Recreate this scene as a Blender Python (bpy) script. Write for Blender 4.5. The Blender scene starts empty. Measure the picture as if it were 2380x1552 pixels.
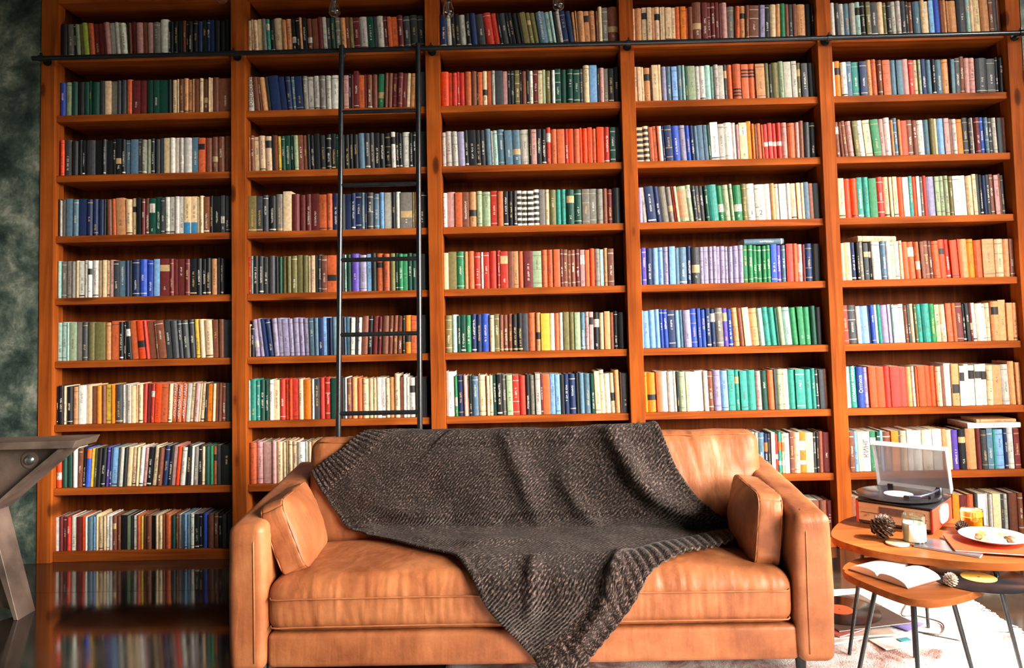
import bpy, bmesh, math, random
from mathutils import Vector, Matrix, noise

random.seed(7)
scene = bpy.context.scene
COL = scene.collection
PI = math.pi

# ------------------------------------------------------------------ camera
cam_d = bpy.data.cameras.new('camera')
cam = bpy.data.objects.new('camera', cam_d)
COL.objects.link(cam)
R_ = Vector((0.99970, 0.01174, -0.02210)); U_ = Vector((0.02260, -0.05064, 0.99846)); F_ = Vector((-0.01042, 0.99865, 0.05085))
R_ = (R_ - F_ * R_.dot(F_)).normalized(); U_ = R_.cross(F_).normalized()
cam.matrix_world = Matrix(((R_.x, U_.x, -F_.x, 2.5422), (R_.y, U_.y, -F_.y, -3.9689), (R_.z, U_.z, -F_.z, 1.2048), (0, 0, 0, 1)))
cam_d.sensor_width = 36.0
cam_d.lens = 36.0 * 1760.0 / 2380.0
cam_d.shift_y = -120.55 / 2380.0
cam_d.clip_start = 0.02
scene.camera = cam

# ------------------------------------------------------------------ world, lights, exposure
world = bpy.data.worlds.new('world'); scene.world = world
world.use_nodes = True
wt = world.node_tree; bgn = wt.nodes['Background']
# hazy bright sky above a dim, distant skyline
wtc = wt.nodes.new('ShaderNodeTexCoord'); wsp = wt.nodes.new('ShaderNodeSeparateXYZ'); wrm = wt.nodes.new('ShaderNodeValToRGB')
wt.links.new(wtc.outputs['Generated'], wsp.inputs[0]); wt.links.new(wsp.outputs['Z'], wrm.inputs['Fac']); wt.links.new(wrm.outputs['Color'], bgn.inputs['Color'])
wrm.color_ramp.elements[0].position = 0.05; wrm.color_ramp.elements[0].color = (0.010, 0.009, 0.008, 1)
wrm.color_ramp.elements[1].position = 0.10; wrm.color_ramp.elements[1].color = (1.0, 0.95, 0.88, 1)
bgn.inputs['Strength'].default_value = 38.0

def light(name, kind, loc, target, energy, color, **kw):
    d = bpy.data.lights.new(name, kind); o = bpy.data.objects.new(name, d); COL.objects.link(o)
    o.location = loc
    o.rotation_euler = (Vector(target) - Vector(loc)).to_track_quat('-Z', 'Y').to_euler()
    d.energy = energy; d.color = color
    for k, v in kw.items(): setattr(d, k, v)
    return o
# low sun through the window of the wall on the side of the tables
SUN_DIR = Vector((-1.0, 0.45, -1.14)).normalized()
light('sun', 'SUN', (9, -3, 6), Vector((9, -3, 6)) + SUN_DIR, 13.0, (1.0, 0.88, 0.72), angle=math.radians(1.2))
# daylight entering by that window and by the windows behind the camera
for nm, yc, wd in (('window_portal', -1.825, 1.35), ('window_portal_near', -4.85, 3.1)):
    o = light(nm, 'AREA', (5.80, yc, 2.165), (0.0, yc, 2.165), 1.0, (1, 1, 1), shape='RECTANGLE', size=wd, size_y=2.57)
    o.data.cycles.is_portal = True
scene.view_settings.view_transform = 'Standard'
scene.view_settings.look = 'None'
scene.view_settings.exposure = 0.5
scene.view_settings.gamma = 1.0
scene.view_settings.use_curve_mapping = False

# ------------------------------------------------------------------ materials
def lin(c):
    return tuple(((v / 255) / 12.92 if v / 255 <= 0.04045 else ((v / 255 + 0.055) / 1.055) ** 2.4) for v in c)
def new_mat(name):
    m = bpy.data.materials.new(name); m.use_nodes = True
    nt = m.node_tree
    return m, nt, nt.nodes['Principled BSDF']
def nd(nt, typ, **kw):
    n = nt.nodes.new(typ)
    for k, v in kw.items():
        if k.startswith('i_'):
            n.inputs[k[2:].replace('_', ' ')].default_value = v
        else: setattr(n, k, v)
    return n
def ramp(nt, stops):
    n = nt.nodes.new('ShaderNodeValToRGB'); cr = n.color_ramp
    while len(cr.elements) > 1: cr.elements.remove(cr.elements[-1])
    cr.elements[0].position = stops[0][0]; cr.elements[0].color = (*stops[0][1], 1)
    for p, c in stops[1:]:
        e = cr.elements.new(p); e.color = (*c, 1)
    return n
def coords(nt, scale=(1, 1, 1), kind='Object', rot=(0, 0, 0)):
    tc = nt.nodes.new('ShaderNodeTexCoord'); mp = nt.nodes.new('ShaderNodeMapping')
    mp.inputs['Scale'].default_value = scale; mp.inputs['Rotation'].default_value = rot
    nt.links.new(tc.outputs[kind], mp.inputs['Vector'])
    return mp.outputs['Vector']
def bump(nt, bs, h, strength=0.3, dist=0.002):
    b = nd(nt, 'ShaderNodeBump'); b.inputs['Strength'].default_value = strength; b.inputs['Distance'].default_value = dist
    nt.links.new(h, b.inputs['Height']); nt.links.new(b.outputs['Normal'], bs.inputs['Normal'])

def wood_mat(name, axis, dark, light_, rough=0.5, knots=True, scale=1.0):
    m, nt, bs = new_mat(name); L = nt.links.new
    sc = {'x': (1.2, 26, 26), 'y': (26, 1.2, 26), 'z': (26, 26, 1.2)}[axis]
    v = coords(nt, tuple(s * scale for s in sc))
    n1 = nd(nt, 'ShaderNodeTexNoise', i_Scale=1.0, i_Detail=6.0, i_Roughness=0.62, i_Distortion=0.6); L(v, n1.inputs['Vector'])
    r1 = ramp(nt, [(0.28, dark), (0.52, tuple((a + b) / 2 for a, b in zip(dark, light_))), (0.75, light_)]); L(n1.outputs['Fac'], r1.inputs['Fac'])
    v2 = coords(nt, (1.3, 1.3, 1.3))
    n2 = nd(nt, 'ShaderNodeTexNoise', i_Scale=2.2, i_Detail=3.0); L(v2, n2.inputs['Vector'])
    mx = nd(nt, 'ShaderNodeMix', data_type='RGBA', blend_type='MULTIPLY'); mx.inputs['Factor'].default_value = 0.55
    r2 = ramp(nt, [(0.3, (0.55, 0.5, 0.45)), (0.65, (1.15, 1.1, 1.05))]); L(n2.outputs['Fac'], r2.inputs['Fac'])
    L(r1.outputs['Color'], mx.inputs['A']); L(r2.outputs['Color'], mx.inputs['B'])
    out = mx.outputs['Result']
    if knots:
        ks = {'x': (1.3, 0.05, 9), 'y': (6, 1.6, 6), 'z': (9.0, 0.05, 3.2)}[axis]
        vk = coords(nt, ks)
        vo = nd(nt, 'ShaderNodeTexVoronoi', i_Scale=1.0); L(vk, vo.inputs['Vector'])
        rk = ramp(nt, [(0.06, (0.9, 0.9, 0.9)), (0.13, (0.7, 0.7, 0.7)), (0.17, (0.15, 0.15, 0.15)), (0.24, (0, 0, 0))]); L(vo.outputs['Distance'], rk.inputs['Fac'])
        mk = nd(nt, 'ShaderNodeMix', data_type='RGBA'); L(rk.outputs['Color'], mk.inputs['Factor'])
        L(out, mk.inputs['A']); mk.inputs['B'].default_value = (dark[0] * 0.30, dark[1] * 0.30, dark[2] * 0.5, 1)
        out = mk.outputs['Result']
    L(out, bs.inputs['Base Color'])
    bs.inputs['Roughness'].default_value = rough
    bs.inputs['Specular IOR Level'].default_value = 0.05
    bump(nt, bs, n1.outputs['Fac'], 0.25, 0.0015)
    return m
WD, WL = (0.19, 0.036, 0.007), (0.54, 0.130, 0.018)
M = {}
M['post'] = wood_mat('stained_pine_upright', 'z', WD, WL)
M['shelf'] = wood_mat('stained_pine_board', 'x', WD, WL)
M['back'] = wood_mat('stained_pine_panel', 'z', (0.10, 0.019, 0.005), (0.31, 0.070, 0.010), knots=False)
M['table'] = wood_mat('table_oak', 'x', (0.14, 0.038, 0.010), (0.29, 0.085, 0.022), rough=0.38, knots=False, scale=1.0)

def simple(name, col, rough=0.5, metal=0.0, spec=0.5, var=0.0, vscale=20, bmp=0.0, bscale=200, bdist=0.001, coat=0.0):
    m, nt, bs = new_mat(name); L = nt.links.new
    v = coords(nt)
    n = nd(nt, 'ShaderNodeTexNoise', i_Scale=float(vscale), i_Detail=4.0); L(v, n.inputs['Vector'])
    r = ramp(nt, [(0.3, tuple(c * (1 - var) for c in col)), (0.7, tuple(min(1, c * (1 + var)) for c in col))]); L(n.outputs['Fac'], r.inputs['Fac'])
    L(r.outputs['Color'], bs.inputs['Base Color'])
    bs.inputs['Roughness'].default_value = rough; bs.inputs['Metallic'].default_value = metal
    bs.inputs['Specular IOR Level'].default_value = spec; bs.inputs['Coat Weight'].default_value = coat
    if bmp:
        n2 = nd(nt, 'ShaderNodeTexNoise', i_Scale=float(bscale), i_Detail=3.0); L(v, n2.inputs['Vector'])
        bump(nt, bs, n2.outputs['Fac'], bmp, bdist)
    return m
M['iron'] = simple('blackened_iron', (0.012, 0.014, 0.016), 0.25, 0.0, 0.6, 0.3, 40)
M['steel'] = simple('rusted_steel', (0.17, 0.115, 0.088), 0.5, 0.25, 0.5, 0.5, 7, 0.25, 60, 0.002)
M['bolt'] = simple('bare_steel', (0.45, 0.43, 0.40), 0.25, 0.9, 0.5, 0.2, 60)
M['white'] = simple('white_paper', (0.82, 0.79, 0.74), 0.6)
M['pages'] = simple('page_edges', (0.70, 0.58, 0.43), 0.8, var=0.25, vscale=90)
M['black'] = simple('black_plastic', (0.012, 0.012, 0.014), 0.3)
M['cable'] = simple('dark_cable', (0.05, 0.04, 0.035), 0.5)

def leather_mat():
    m, nt, bs = new_mat('tan_leather'); L = nt.links.new
    v = coords(nt)
    n = nd(nt, 'ShaderNodeTexNoise', i_Scale=5.0, i_Detail=8.0, i_Roughness=0.65); L(v, n.inputs['Vector'])
    r = ramp(nt, [(0.3, (0.17, 0.045, 0.015)), (0.5, (0.30, 0.094, 0.033)), (0.7, (0.41, 0.152, 0.058))]); L(n.outputs['Fac'], r.inputs['Fac'])
    L(r.outputs['Color'], bs.inputs['Base Color'])
    rr = ramp(nt, [(0.3, (0.50,) * 3), (0.7, (0.38,) * 3)]); L(n.outputs['Fac'], rr.inputs['Fac']); L(rr.outputs['Color'], bs.inputs['Roughness'])
    bs.inputs['Specular IOR Level'].default_value = 0.28
    v3 = coords(nt, (26, 26, 5))
    n3 = nd(nt, 'ShaderNodeTexNoise', i_Scale=1.0, i_Detail=2.0, i_Distortion=0.4); L(v3, n3.inputs['Vector'])
    n2 = nd(nt, 'ShaderNodeTexNoise', i_Scale=160.0, i_Detail=3.0); L(v, n2.inputs['Vector'])
    b1 = nd(nt, 'ShaderNodeBump'); b1.inputs['Strength'].default_value = 0.55; b1.inputs['Distance'].default_value = 0.006
    L(n3.outputs['Fac'], b1.inputs['Height'])
    b2 = nd(nt, 'ShaderNodeBump'); b2.inputs['Strength'].default_value = 0.25; b2.inputs['Distance'].default_value = 0.0015
    L(n2.outputs['Fac'], b2.inputs['Height']); L(b1.outputs['Normal'], b2.inputs['Normal']); L(b2.outputs['Normal'], bs.inputs['Normal'])
    return m
M['leather'] = leather_mat()

def blanket_mat():
    m, nt, bs = new_mat('knitted_wool'); L = nt.links.new
    uv = coords(nt, (1, 1, 1), 'UV')
    n = nd(nt, 'ShaderNodeTexNoise', i_Scale=70.0, i_Detail=5.0, i_Roughness=0.7)
    mp = nd(nt, 'ShaderNodeMapping'); mp.inputs['Scale'].default_value = (2.2, 1.0, 1.0); L(uv, mp.inputs['Vector']); L(mp.outputs['Vector'], n.inputs['Vector'])
    w = nd(nt, 'ShaderNodeTexWave', wave_type='BANDS', bands_direction='X', i_Scale=22.0, i_Distortion=3.0, i_Detail=2.0); L(uv, w.inputs['Vector'])
    n2 = nd(nt, 'ShaderNodeTexNoise', i_Scale=7.0, i_Detail=3.0); L(uv, n2.inputs['Vector'])
    r = ramp(nt, [(0.42, (0.004, 0.0023, 0.002)), (0.52, (0.024, 0.0145, 0.012)), (0.62, (0.17, 0.115, 0.095))]); L(n.outputs['Fac'], r.inputs['Fac'])
    r2 = ramp(nt, [(0.3, (0.7, 0.7, 0.7)), (0.7, (1.3, 1.25, 1.2))]); L(n2.outputs['Fac'], r2.inputs['Fac'])
    mx = nd(nt, 'ShaderNodeMix', data_type='RGBA', blend_type='MULTIPLY'); mx.inputs['Factor'].default_value = 1.0
    L(r.outputs['Color'], mx.inputs['A']); L(r2.outputs['Color'], mx.inputs['B']); L(mx.outputs['Result'], bs.inputs['Base Color'])
    bs.inputs['Roughness'].default_value = 0.95; bs.inputs['Specular IOR Level'].default_value = 0.1
    bs.inputs['Sheen Weight'].default_value = 0.16; bs.inputs['Sheen Roughness'].default_value = 0.45; bs.inputs['Sheen Tint'].default_value = (0.9, 0.8, 0.72, 1)
    ad = nd(nt, 'ShaderNodeMath', operation='ADD'); L(w.outputs['Fac'], ad.inputs[0]); L(n.outputs['Fac'], ad.inputs[1])
    # ribbed hems at both ends: the knit pattern stops, the ribs are modelled
    sp = nd(nt, 'ShaderNodeSeparateXYZ'); L(uv, sp.inputs[0])
    lo = nd(nt, 'ShaderNodeMath', operation='GREATER_THAN'); lo.inputs[1].default_value = 0.075 * 1.9; L(sp.outputs['X'], lo.inputs[0])
    hi = nd(nt, 'ShaderNodeMath', operation='LESS_THAN'); hi.inputs[1].default_value = 0.91 * 1.9; L(sp.outputs['X'], hi.inputs[0])
    mk = nd(nt, 'ShaderNodeMath', operation='MULTIPLY'); L(lo.outputs[0], mk.inputs[0]); L(hi.outputs[0], mk.inputs[1])
    kn = nd(nt, 'ShaderNodeMath', operation='MULTIPLY'); L(ad.outputs[0], kn.inputs[0]); L(mk.outputs[0], kn.inputs[1])
    bump(nt, bs, kn.outputs['Value'], 1.0, 0.007)
    return m
M['blanket'] = blanket_mat()

def book_mat():
    m, nt, bs = new_mat('book_cloth_and_print'); L = nt.links.new
    col = nd(nt, 'ShaderNodeAttribute', attribute_name='Col')
    ink = nd(nt, 'ShaderNodeAttribute', attribute_name='Ink')
    uv = nd(nt, 'ShaderNodeUVMap')
    sep = nd(nt, 'ShaderNodeSeparateXYZ'); L(uv.outputs['UV'], sep.inputs[0])
    def mth(op, a, b=None):
        n = nd(nt, 'ShaderNodeMath', operation=op)
        for i, x in enumerate((a, b)):
            if x is None: continue
            if isinstance(x, (int, float)): n.inputs[i].default_value = x
            else: L(x, n.inputs[i])
        return n.outputs[0]
    u, v = sep.outputs['X'], sep.outputs['Y']
    fu = mth('FRACT', u)
    cell = mth('FLOOR', u)
    cu = mth('FLOOR', mth('MULTIPLY', fu, 3.4)); cv = mth('FLOOR', mth('MULTIPLY', v, 4.0))
    cmb = nd(nt, 'ShaderNodeCombineXYZ'); L(cell, cmb.inputs[0]); L(cu, cmb.inputs[1]); L(cv, cmb.inputs[2])
    wn = nd(nt, 'ShaderNodeTexWhiteNoise', noise_dimensions='3D'); L(cmb.outputs[0], wn.inputs['Vector'])
    wc = nd(nt, 'ShaderNodeTexWhiteNoise', noise_dimensions='1D'); L(cell, wc.inputs['W'])
    on = mth('GREATER_THAN', wn.outputs['Value'], 0.42)
    gap = mth('GREATER_THAN', wc.outputs['Value'], 0.12)
    body = mth('MULTIPLY', mth('GREATER_THAN', fu, 0.10), mth('LESS_THAN', fu, 0.93))
    vr = mth('MULTIPLY', mth('GREATER_THAN', v, 0.02), mth('LESS_THAN', v, 0.98))
    mask = mth('MULTIPLY', mth('MULTIPLY', on, gap), mth('MULTIPLY', body, vr))
    mask = mth('MULTIPLY', mth('MULTIPLY', mask, ink.outputs['Alpha']), 0.8)
    # cloth wear
    vv = coords(nt)
    n = nd(nt, 'ShaderNodeTexNoise', i_Scale=60.0, i_Detail=4.0); L(vv, n.inputs['Vector'])
    r = ramp(nt, [(0.32, (0.74, 0.73, 0.72)), (0.66, (1.12, 1.11, 1.09))]); L(n.outputs['Fac'], r.inputs['Fac'])
    mu = nd(nt, 'ShaderNodeMix', data_type='RGBA', blend_type='MULTIPLY'); mu.inputs['Factor'].default_value = 0.8
    L(col.outputs['Color'], mu.inputs['A']); L(r.outputs['Color'], mu.inputs['B'])
    mx = nd(nt, 'ShaderNodeMix', data_type='RGBA'); L(mask, mx.inputs['Factor']); L(mu.outputs['Result'], mx.inputs['A']); L(ink.outputs['Color'], mx.inputs['B'])
    L(mx.outputs['Result'], bs.inputs['Base Color'])
    bs.inputs['Roughness'].default_value = 0.5; bs.inputs['Specular IOR Level'].default_value = 0.35
    return m
M['book'] = book_mat()

def wall_mat():
    m, nt, bs = new_mat('mottled_green_plaster'); L = nt.links.new
    v = coords(nt)
    n = nd(nt, 'ShaderNodeTexNoise', i_Scale=4.0, i_Detail=12.0, i_Roughness=0.70, i_Distortion=0.2); L(v, n.inputs['Vector'])
    r = ramp(nt, [(0.38, (0.016, 0.028, 0.024)), (0.47, (0.055, 0.078, 0.062)), (0.54, (0.13, 0.155, 0.118)), (0.62, (0.32, 0.32, 0.25))]); L(n.outputs['Fac'], r.inputs['Fac'])
    L(r.outputs['Color'], bs.inputs['Base Color']); bs.inputs['Roughness'].default_value = 0.38
    bump(nt, bs, n.outputs['Fac'], 0.3, 0.004)
    return m
M['wall'] = wall_mat()
M['ceiling'] = simple('dark_ceiling_paint', (0.05, 0.055, 0.055), 0.8, var=0.1, vscale=3)

def floor_mat():
    m, nt, bs = new_mat('polished_brown_concrete'); L = nt.links.new
    v = coords(nt)
    n = nd(nt, 'ShaderNodeTexNoise', i_Scale=2.3, i_Detail=8.0, i_Roughness=0.6); L(v, n.inputs['Vector'])
    r = ramp(nt, [(0.3, (0.012, 0.009, 0.007)), (0.55, (0.030, 0.022, 0.016)), (0.75, (0.07, 0.052, 0.038))]); L(n.outputs['Fac'], r.inputs['Fac'])
    L(r.outputs['Color'], bs.inputs['Base Color'])
    rr = ramp(nt, [(0.3, (0.05,) * 3), (0.7, (0.13,) * 3)]); L(n.outputs['Fac'], rr.inputs['Fac']); L(rr.outputs['Color'], bs.inputs['Roughness'])
    bs.inputs['IOR'].default_value = 2.1
    return m
M['floor'] = floor_mat()

def rug_mat():
    m, nt, bs = new_mat('faded_white_wool_rug'); L = nt.links.new
    v = coords(nt)
    n = nd(nt, 'ShaderNodeTexNoise', i_Scale=5.0, i_Detail=7.0, i_Roughness=0.7, i_Distortion=1.2); L(v, n.inputs['Vector'])
    r = ramp(nt, [(0.36, (0.34, 0.19, 0.16)), (0.46, (0.62, 0.50, 0.46)), (0.54, (0.82, 0.80, 0.78)), (0.75, (0.86, 0.85, 0.84))]); L(n.outputs['Fac'], r.inputs['Fac'])
    L(r.outputs['Color'], bs.inputs['Base Color']); bs.inputs['Roughness'].default_value = 0.95
    n2 = nd(nt, 'ShaderNodeTexNoise', i_Scale=180.0, i_Detail=2.0); L(v, n2.inputs['Vector'])
    bump(nt, bs, n2.outputs['Fac'], 0.8, 0.006)
    return m
M['rug'] = rug_mat()

def glass_mat(name, col, rough=0.0, ior=1.45):
    m, nt, bs = new_mat(name)
    n = nd(nt, 'ShaderNodeTexNoise', i_Scale=30.0); nt.links.new(coords(nt), n.inputs['Vector'])
    r = ramp(nt, [(0.0, tuple(c * 0.96 for c in col)), (1.0, col)]); nt.links.new(n.outputs['Fac'], r.inputs['Fac'])
    nt.links.new(r.outputs['Color'], bs.inputs['Base Color'])
    bs.inputs['Transmission Weight'].default_value = 1.0; bs.inputs['Roughness'].default_value = rough; bs.inputs['IOR'].default_value = ior
    return m
M['glass'] = glass_mat('clear_bulb_glass', (0.97, 0.98, 0.98))
def smoked():
    m, nt, bs = new_mat('smoked_clear_plastic')
    n = nd(nt, 'ShaderNodeTexNoise', i_Scale=9.0, i_Detail=3.0); nt.links.new(coords(nt), n.inputs['Vector'])
    r = ramp(nt, [(0.3, (0.27, 0.26, 0.27)), (0.7, (0.36, 0.34, 0.35))]); nt.links.new(n.outputs['Fac'], r.inputs['Fac'])
    nt.links.new(r.outputs['Color'], bs.inputs['Base Color'])
    bs.inputs['Alpha'].default_value = 0.62; bs.inputs['Roughness'].default_value = 0.12
    return m
M['smoked'] = smoked()

# ------------------------------------------------------------------ mesh helpers
def link(o, parent=None):
    COL.objects.link(o)
    if parent is not None: o.parent = parent
    return o
def thing(name, loc, label, cat, group=None, rot=(0, 0, 0)):
    o = bpy.data.objects.new(name, None); o.empty_display_size = 0.05
    o.location = loc; o.rotation_euler = rot
    COL.objects.link(o)
    return tag(o, label, cat, group)
def tag(o, label=None, cat=None, group=None, kind=None):
    if label: o['label'] = label
    if cat: o['category'] = cat
    if group: o['group'] = group
    if kind: o['kind'] = kind
    return o
def obj(name, bm, mat, parent=None, smooth=False, loc=None, world=False):
    """world=True: the bmesh is in world coordinates; it is shifted to the parent's (unrotated) frame or to loc."""
    if world:
        off = Vector(loc) if loc is not None else (parent.location if parent is not None else Vector((0, 0, 0)))
        bmesh.ops.translate(bm, verts=bm.verts, vec=-Vector(off))
    me = bpy.data.meshes.new(name); bm.normal_update(); bm.to_mesh(me); bm.free()
    for mm in (mat if isinstance(mat, (list, tuple)) else [mat]): me.materials.append(mm)
    if smooth:
        me.polygons.foreach_set('use_smooth', [True] * len(me.polygons))
        if smooth == 'auto':
            me.set_sharp_from_angle(angle=math.radians(40))
    o = bpy.data.objects.new(name, me)
    if loc is not None: o.location = loc
    return link(o, parent)
def nb(): return bmesh.new()
def box(bm, x0, x1, y0, y1, z0, z1, bev=0.0, seg=2, mat4=None):
    vs = [bm.verts.new((x, y, z)) for x in (x0, x1) for y in (y0, y1) for z in (z0, z1)]
    fs = [bm.faces.new([vs[i] for i in q]) for q in ((0, 1, 3, 2), (4, 6, 7, 5), (0, 4, 5, 1), (2, 3, 7, 6), (0, 2, 6, 4), (1, 5, 7, 3))]
    if bev:
        es = list({e for f in fs for e in f.edges})
        r = bmesh.ops.bevel(bm, geom=es, offset=bev, segments=seg, affect='EDGES', profile=0.5)
        vs = list({v for f in r['faces'] for v in f.verts} | {v for v in vs if v.is_valid})
    if mat4 is not None: bmesh.ops.transform(bm, matrix=mat4, verts=[v for v in vs if v.is_valid])
    return bm
def tube(bm, pts, r, n=10, caps=True, closed=False):
    pts = [Vector(p) for p in pts]; rings = []
    N = len(pts); prev = None
    for i, p in enumerate(pts):
        if closed: t = pts[(i + 1) % N] - pts[i - 1]
        else: t = pts[min(i + 1, N - 1)] - pts[max(i - 1, 0)]
        t.normalize()
        if prev is None:
            a = Vector((0, 0, 1)) if abs(t.z) < 0.9 else Vector((1, 0, 0))
            u = t.cross(a).normalized()
        else: u = (prev - t * prev.dot(t)).normalized()
        prev = u; w = t.cross(u); rr = r[i] if isinstance(r, (list, tuple)) else r
        rings.append([bm.verts.new(p + (u * math.cos(2 * PI * k / n) + w * math.sin(2 * PI * k / n)) * rr) for k in range(n)])
    for i in range(N if closed else N - 1):
        a, b = rings[i], rings[(i + 1) % N]
        for k in range(n): bm.faces.new((a[k], a[(k + 1) % n], b[(k + 1) % n], b[k]))
    if caps and not closed:
        bm.faces.new(rings[0][::-1]); bm.faces.new(rings[-1])
    return bm
def lathe(bm, prof, n=32, c=(0, 0, 0)):
    rings = []
    for r, z in prof:
        if r < 1e-5: rings.append([bm.verts.new((c[0], c[1], c[2] + z))])
        else: rings.append([bm.verts.new((c[0] + r * math.cos(2 * PI * k / n), c[1] + r * math.sin(2 * PI * k / n), c[2] + z)) for k in range(n)])
    for a, b in zip(rings, rings[1:]):
        for k in range(n):
            q = [a[k % len(a)], a[(k + 1) % len(a)], b[(k + 1) % len(b)], b[k % len(b)]]
            q2 = []
            for v in q:
                if v not in q2: q2.append(v)
            if len(q2) > 2: bm.faces.new(q2)
    return bm
def prism(bm, poly, axis, a, b, bev=0.0):
    """poly: 2D outline; axis 'z': (x, y) from z=a to b; axis 'y': (x, z) from y=a to b."""
    def mk(p, t): return (p[0], p[1], t) if axis == 'z' else (p[0], t, p[1])
    v0 = [bm.verts.new(mk(p, a)) for p in poly]; v1 = [bm.verts.new(mk(p, b)) for p in poly]
    n = len(poly)
    f0 = bm.faces.new(v0[::-1] if axis == 'z' else v0); f1 = bm.faces.new(v1 if axis == 'z' else v1[::-1])
    for i in range(n): bm.faces.new((v0[i], v0[(i + 1) % n], v1[(i + 1) % n], v1[i]) if axis == 'z' else (v0[i], v1[i], v1[(i + 1) % n], v0[(i + 1) % n]))
    if bev:
        es = [e for f in (f0, f1) for e in f.edges]
        bmesh.ops.bevel(bm, geom=es, offset=bev, segments=3, affect='EDGES', profile=0.5)
    bmesh.ops.recalc_face_normals(bm, faces=bm.faces)
    return bm
def catmull(pts, per=8, closed=False):
    pts = [Vector(p) for p in pts]; n = len(pts); out = []
    rng = range(n) if closed else range(n - 1)
    for i in rng:
        if closed: p0, p1, p2, p3 = pts[i - 1], pts[i], pts[(i + 1) % n], pts[(i + 2) % n]
        else: p0, p1, p2, p3 = pts[max(i - 1, 0)], pts[i], pts[i + 1], pts[min(i + 2, n - 1)]
        for k in range(per):
            t = k / per
            out.append(0.5 * ((2 * p1) + (p2 - p0) * t + (2 * p0 - 5 * p1 + 4 * p2 - p3) * t * t + (3 * p1 - p0 - 3 * p2 + p3) * t ** 3))
    if not closed: out.append(pts[-1])
    return out
def axis_samples(h, r, inner, edge):
    e = [-h + r * k / edge for k in range(edge)]
    m = [(-h + r) + (2 * h - 2 * r) * k / inner for k in range(inner + 1)]
    return e + m + [-v for v in e[::-1]]
def rounded(bm, h, r, inner=(10, 6, 4), edge=4, fn=None, mat4=None):
    """a soft rounded box of half sizes h; fn(v) may bulge or crease it."""
    S = [axis_samples(h[i], r, inner[i], edge) for i in range(3)]
    cache = {}
    def vert(i, j, k):
        key = (i, j, k)
        if key not in cache:
            p = Vector((S[0][i], S[1][j], S[2][k]))
            q = Vector([max(-(h[a] - r), min(h[a] - r, p[a])) for a in range(3)])
            d = p - q
            if d.length > 1e-9: p = q + d.normalized() * r
            if fn: p = fn(p)
            cache[key] = bm.verts.new(mat4 @ p if mat4 is not None else p)
        return cache[key]
    nx, ny, nz = (len(s) - 1 for s in S)
    for a in range(nx):
        for b in range(ny):
            bm.faces.new((vert(a, b, 0), vert(a, b + 1, 0), vert(a + 1, b + 1, 0), vert(a + 1, b, 0)))
            bm.faces.new((vert(a, b, nz), vert(a + 1, b, nz), vert(a + 1, b + 1, nz), vert(a, b + 1, nz)))
    for a in range(nx):
        for c in range(nz):
            bm.faces.new((vert(a, 0, c), vert(a + 1, 0, c), vert(a + 1, 0, c + 1), vert(a, 0, c + 1)))
            bm.faces.new((vert(a, ny, c), vert(a, ny, c + 1), vert(a + 1, ny, c + 1), vert(a + 1, ny, c)))
    for b in range(ny):
        for c in range(nz):
            bm.faces.new((vert(0, b, c), vert(0, b, c + 1), vert(0, b + 1, c + 1), vert(0, b + 1, c)))
            bm.faces.new((vert(nx, b, c), vert(nx, b + 1, c), vert(nx, b + 1, c + 1), vert(nx, b, c + 1)))
    return bm

# ------------------------------------------------------------------ the room
def struct(name, bm, mat): return tag(obj(name, bm, mat), kind='structure')
XL, XR, YF, ZC = -2.8, 5.8, -7.0, 4.2
fl = struct('floor', box(nb(), XL, XR, YF, 0.4, -0.12, -0.004), simple('slab_joint', (0.01, 0.009, 0.008), 0.7))
ys = [YF, -5.2, -3.6, -2.0, -0.435, 0.4]; xs = [XL, -0.9, 2.4, XR]
for i in range(len(xs) - 1):
    for j in range(len(ys) - 1):
        g = 0.0012
        obj('floor_slab', box(nb(), xs[i] + g, xs[i + 1] - g, ys[j] + g, ys[j + 1] - g, -0.01, 0.0), M['floor'], fl)
struct('ceiling', box(nb(), XL, XR, YF, 0.4, ZC, ZC + 0.1), M['ceiling'])
struct('wall_left', box(nb(), XL - 0.12, XL, YF, 0.4, 0, ZC), M['wall'])
bm = nb(); box(bm, XL, -0.006, 0.006, 0.4, 0, ZC); struct('wall_back', bm, M['wall'])
bm = nb(); box(bm, 5.232, XR, 0.006, 0.4, 0, ZC); struct('wall_back_end', bm, M['wall'])
struct('wall_niche', box(nb(), -0.006, 5.232, 0.34, 0.4, 0, ZC), M['wall'])
bm = nb(); box(bm, -0.006, 5.232, 0.006, 0.34, 3.6, ZC); struct('wall_above', bm, M['wall'])
# wall with the two windows the daylight comes from
WINS = ((-2.5, -1.15), (-6.4, -3.3)); WZ0, WZ1 = 0.88, 3.45
bm = nb()
box(bm, XR, XR + 0.25, YF, -6.4, 0, ZC); box(bm, XR, XR + 0.25, -3.3, -2.5, 0, ZC); box(bm, XR, XR + 0.25, -1.15, 0.4, 0, ZC)
for y0, y1 in WINS:
    box(bm, XR, XR + 0.25, y0, y1, 0, WZ0); box(bm, XR, XR + 0.25, y0, y1, WZ1, ZC)
struct('wall_right', bm, M['wall'])
M['frame'] = simple('white_window_paint', (0.6, 0.58, 0.54), 0.4)
for k, (y0, y1) in enumerate(WINS):
    bm = nb()
    for y in (y0, y1 - 0.05): box(bm, XR + 0.05, XR + 0.12, y, y + 0.05, WZ0, WZ1, 0.004)
    for z in (WZ0, WZ1 - 0.05): box(bm, XR + 0.05, XR + 0.12, y0 + 0.05, y1 - 0.05, z, z + 0.05, 0.004)
    wf = struct('window_%d' % (k + 1), bm, M['frame'])
    ym = (y0 + y1) / 2
    obj('mullion', box(nb(), XR + 0.06, XR + 0.11, ym - 0.02, ym + 0.02, WZ0 + 0.05, WZ1 - 0.05, 0.004), M['frame'], wf)
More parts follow.
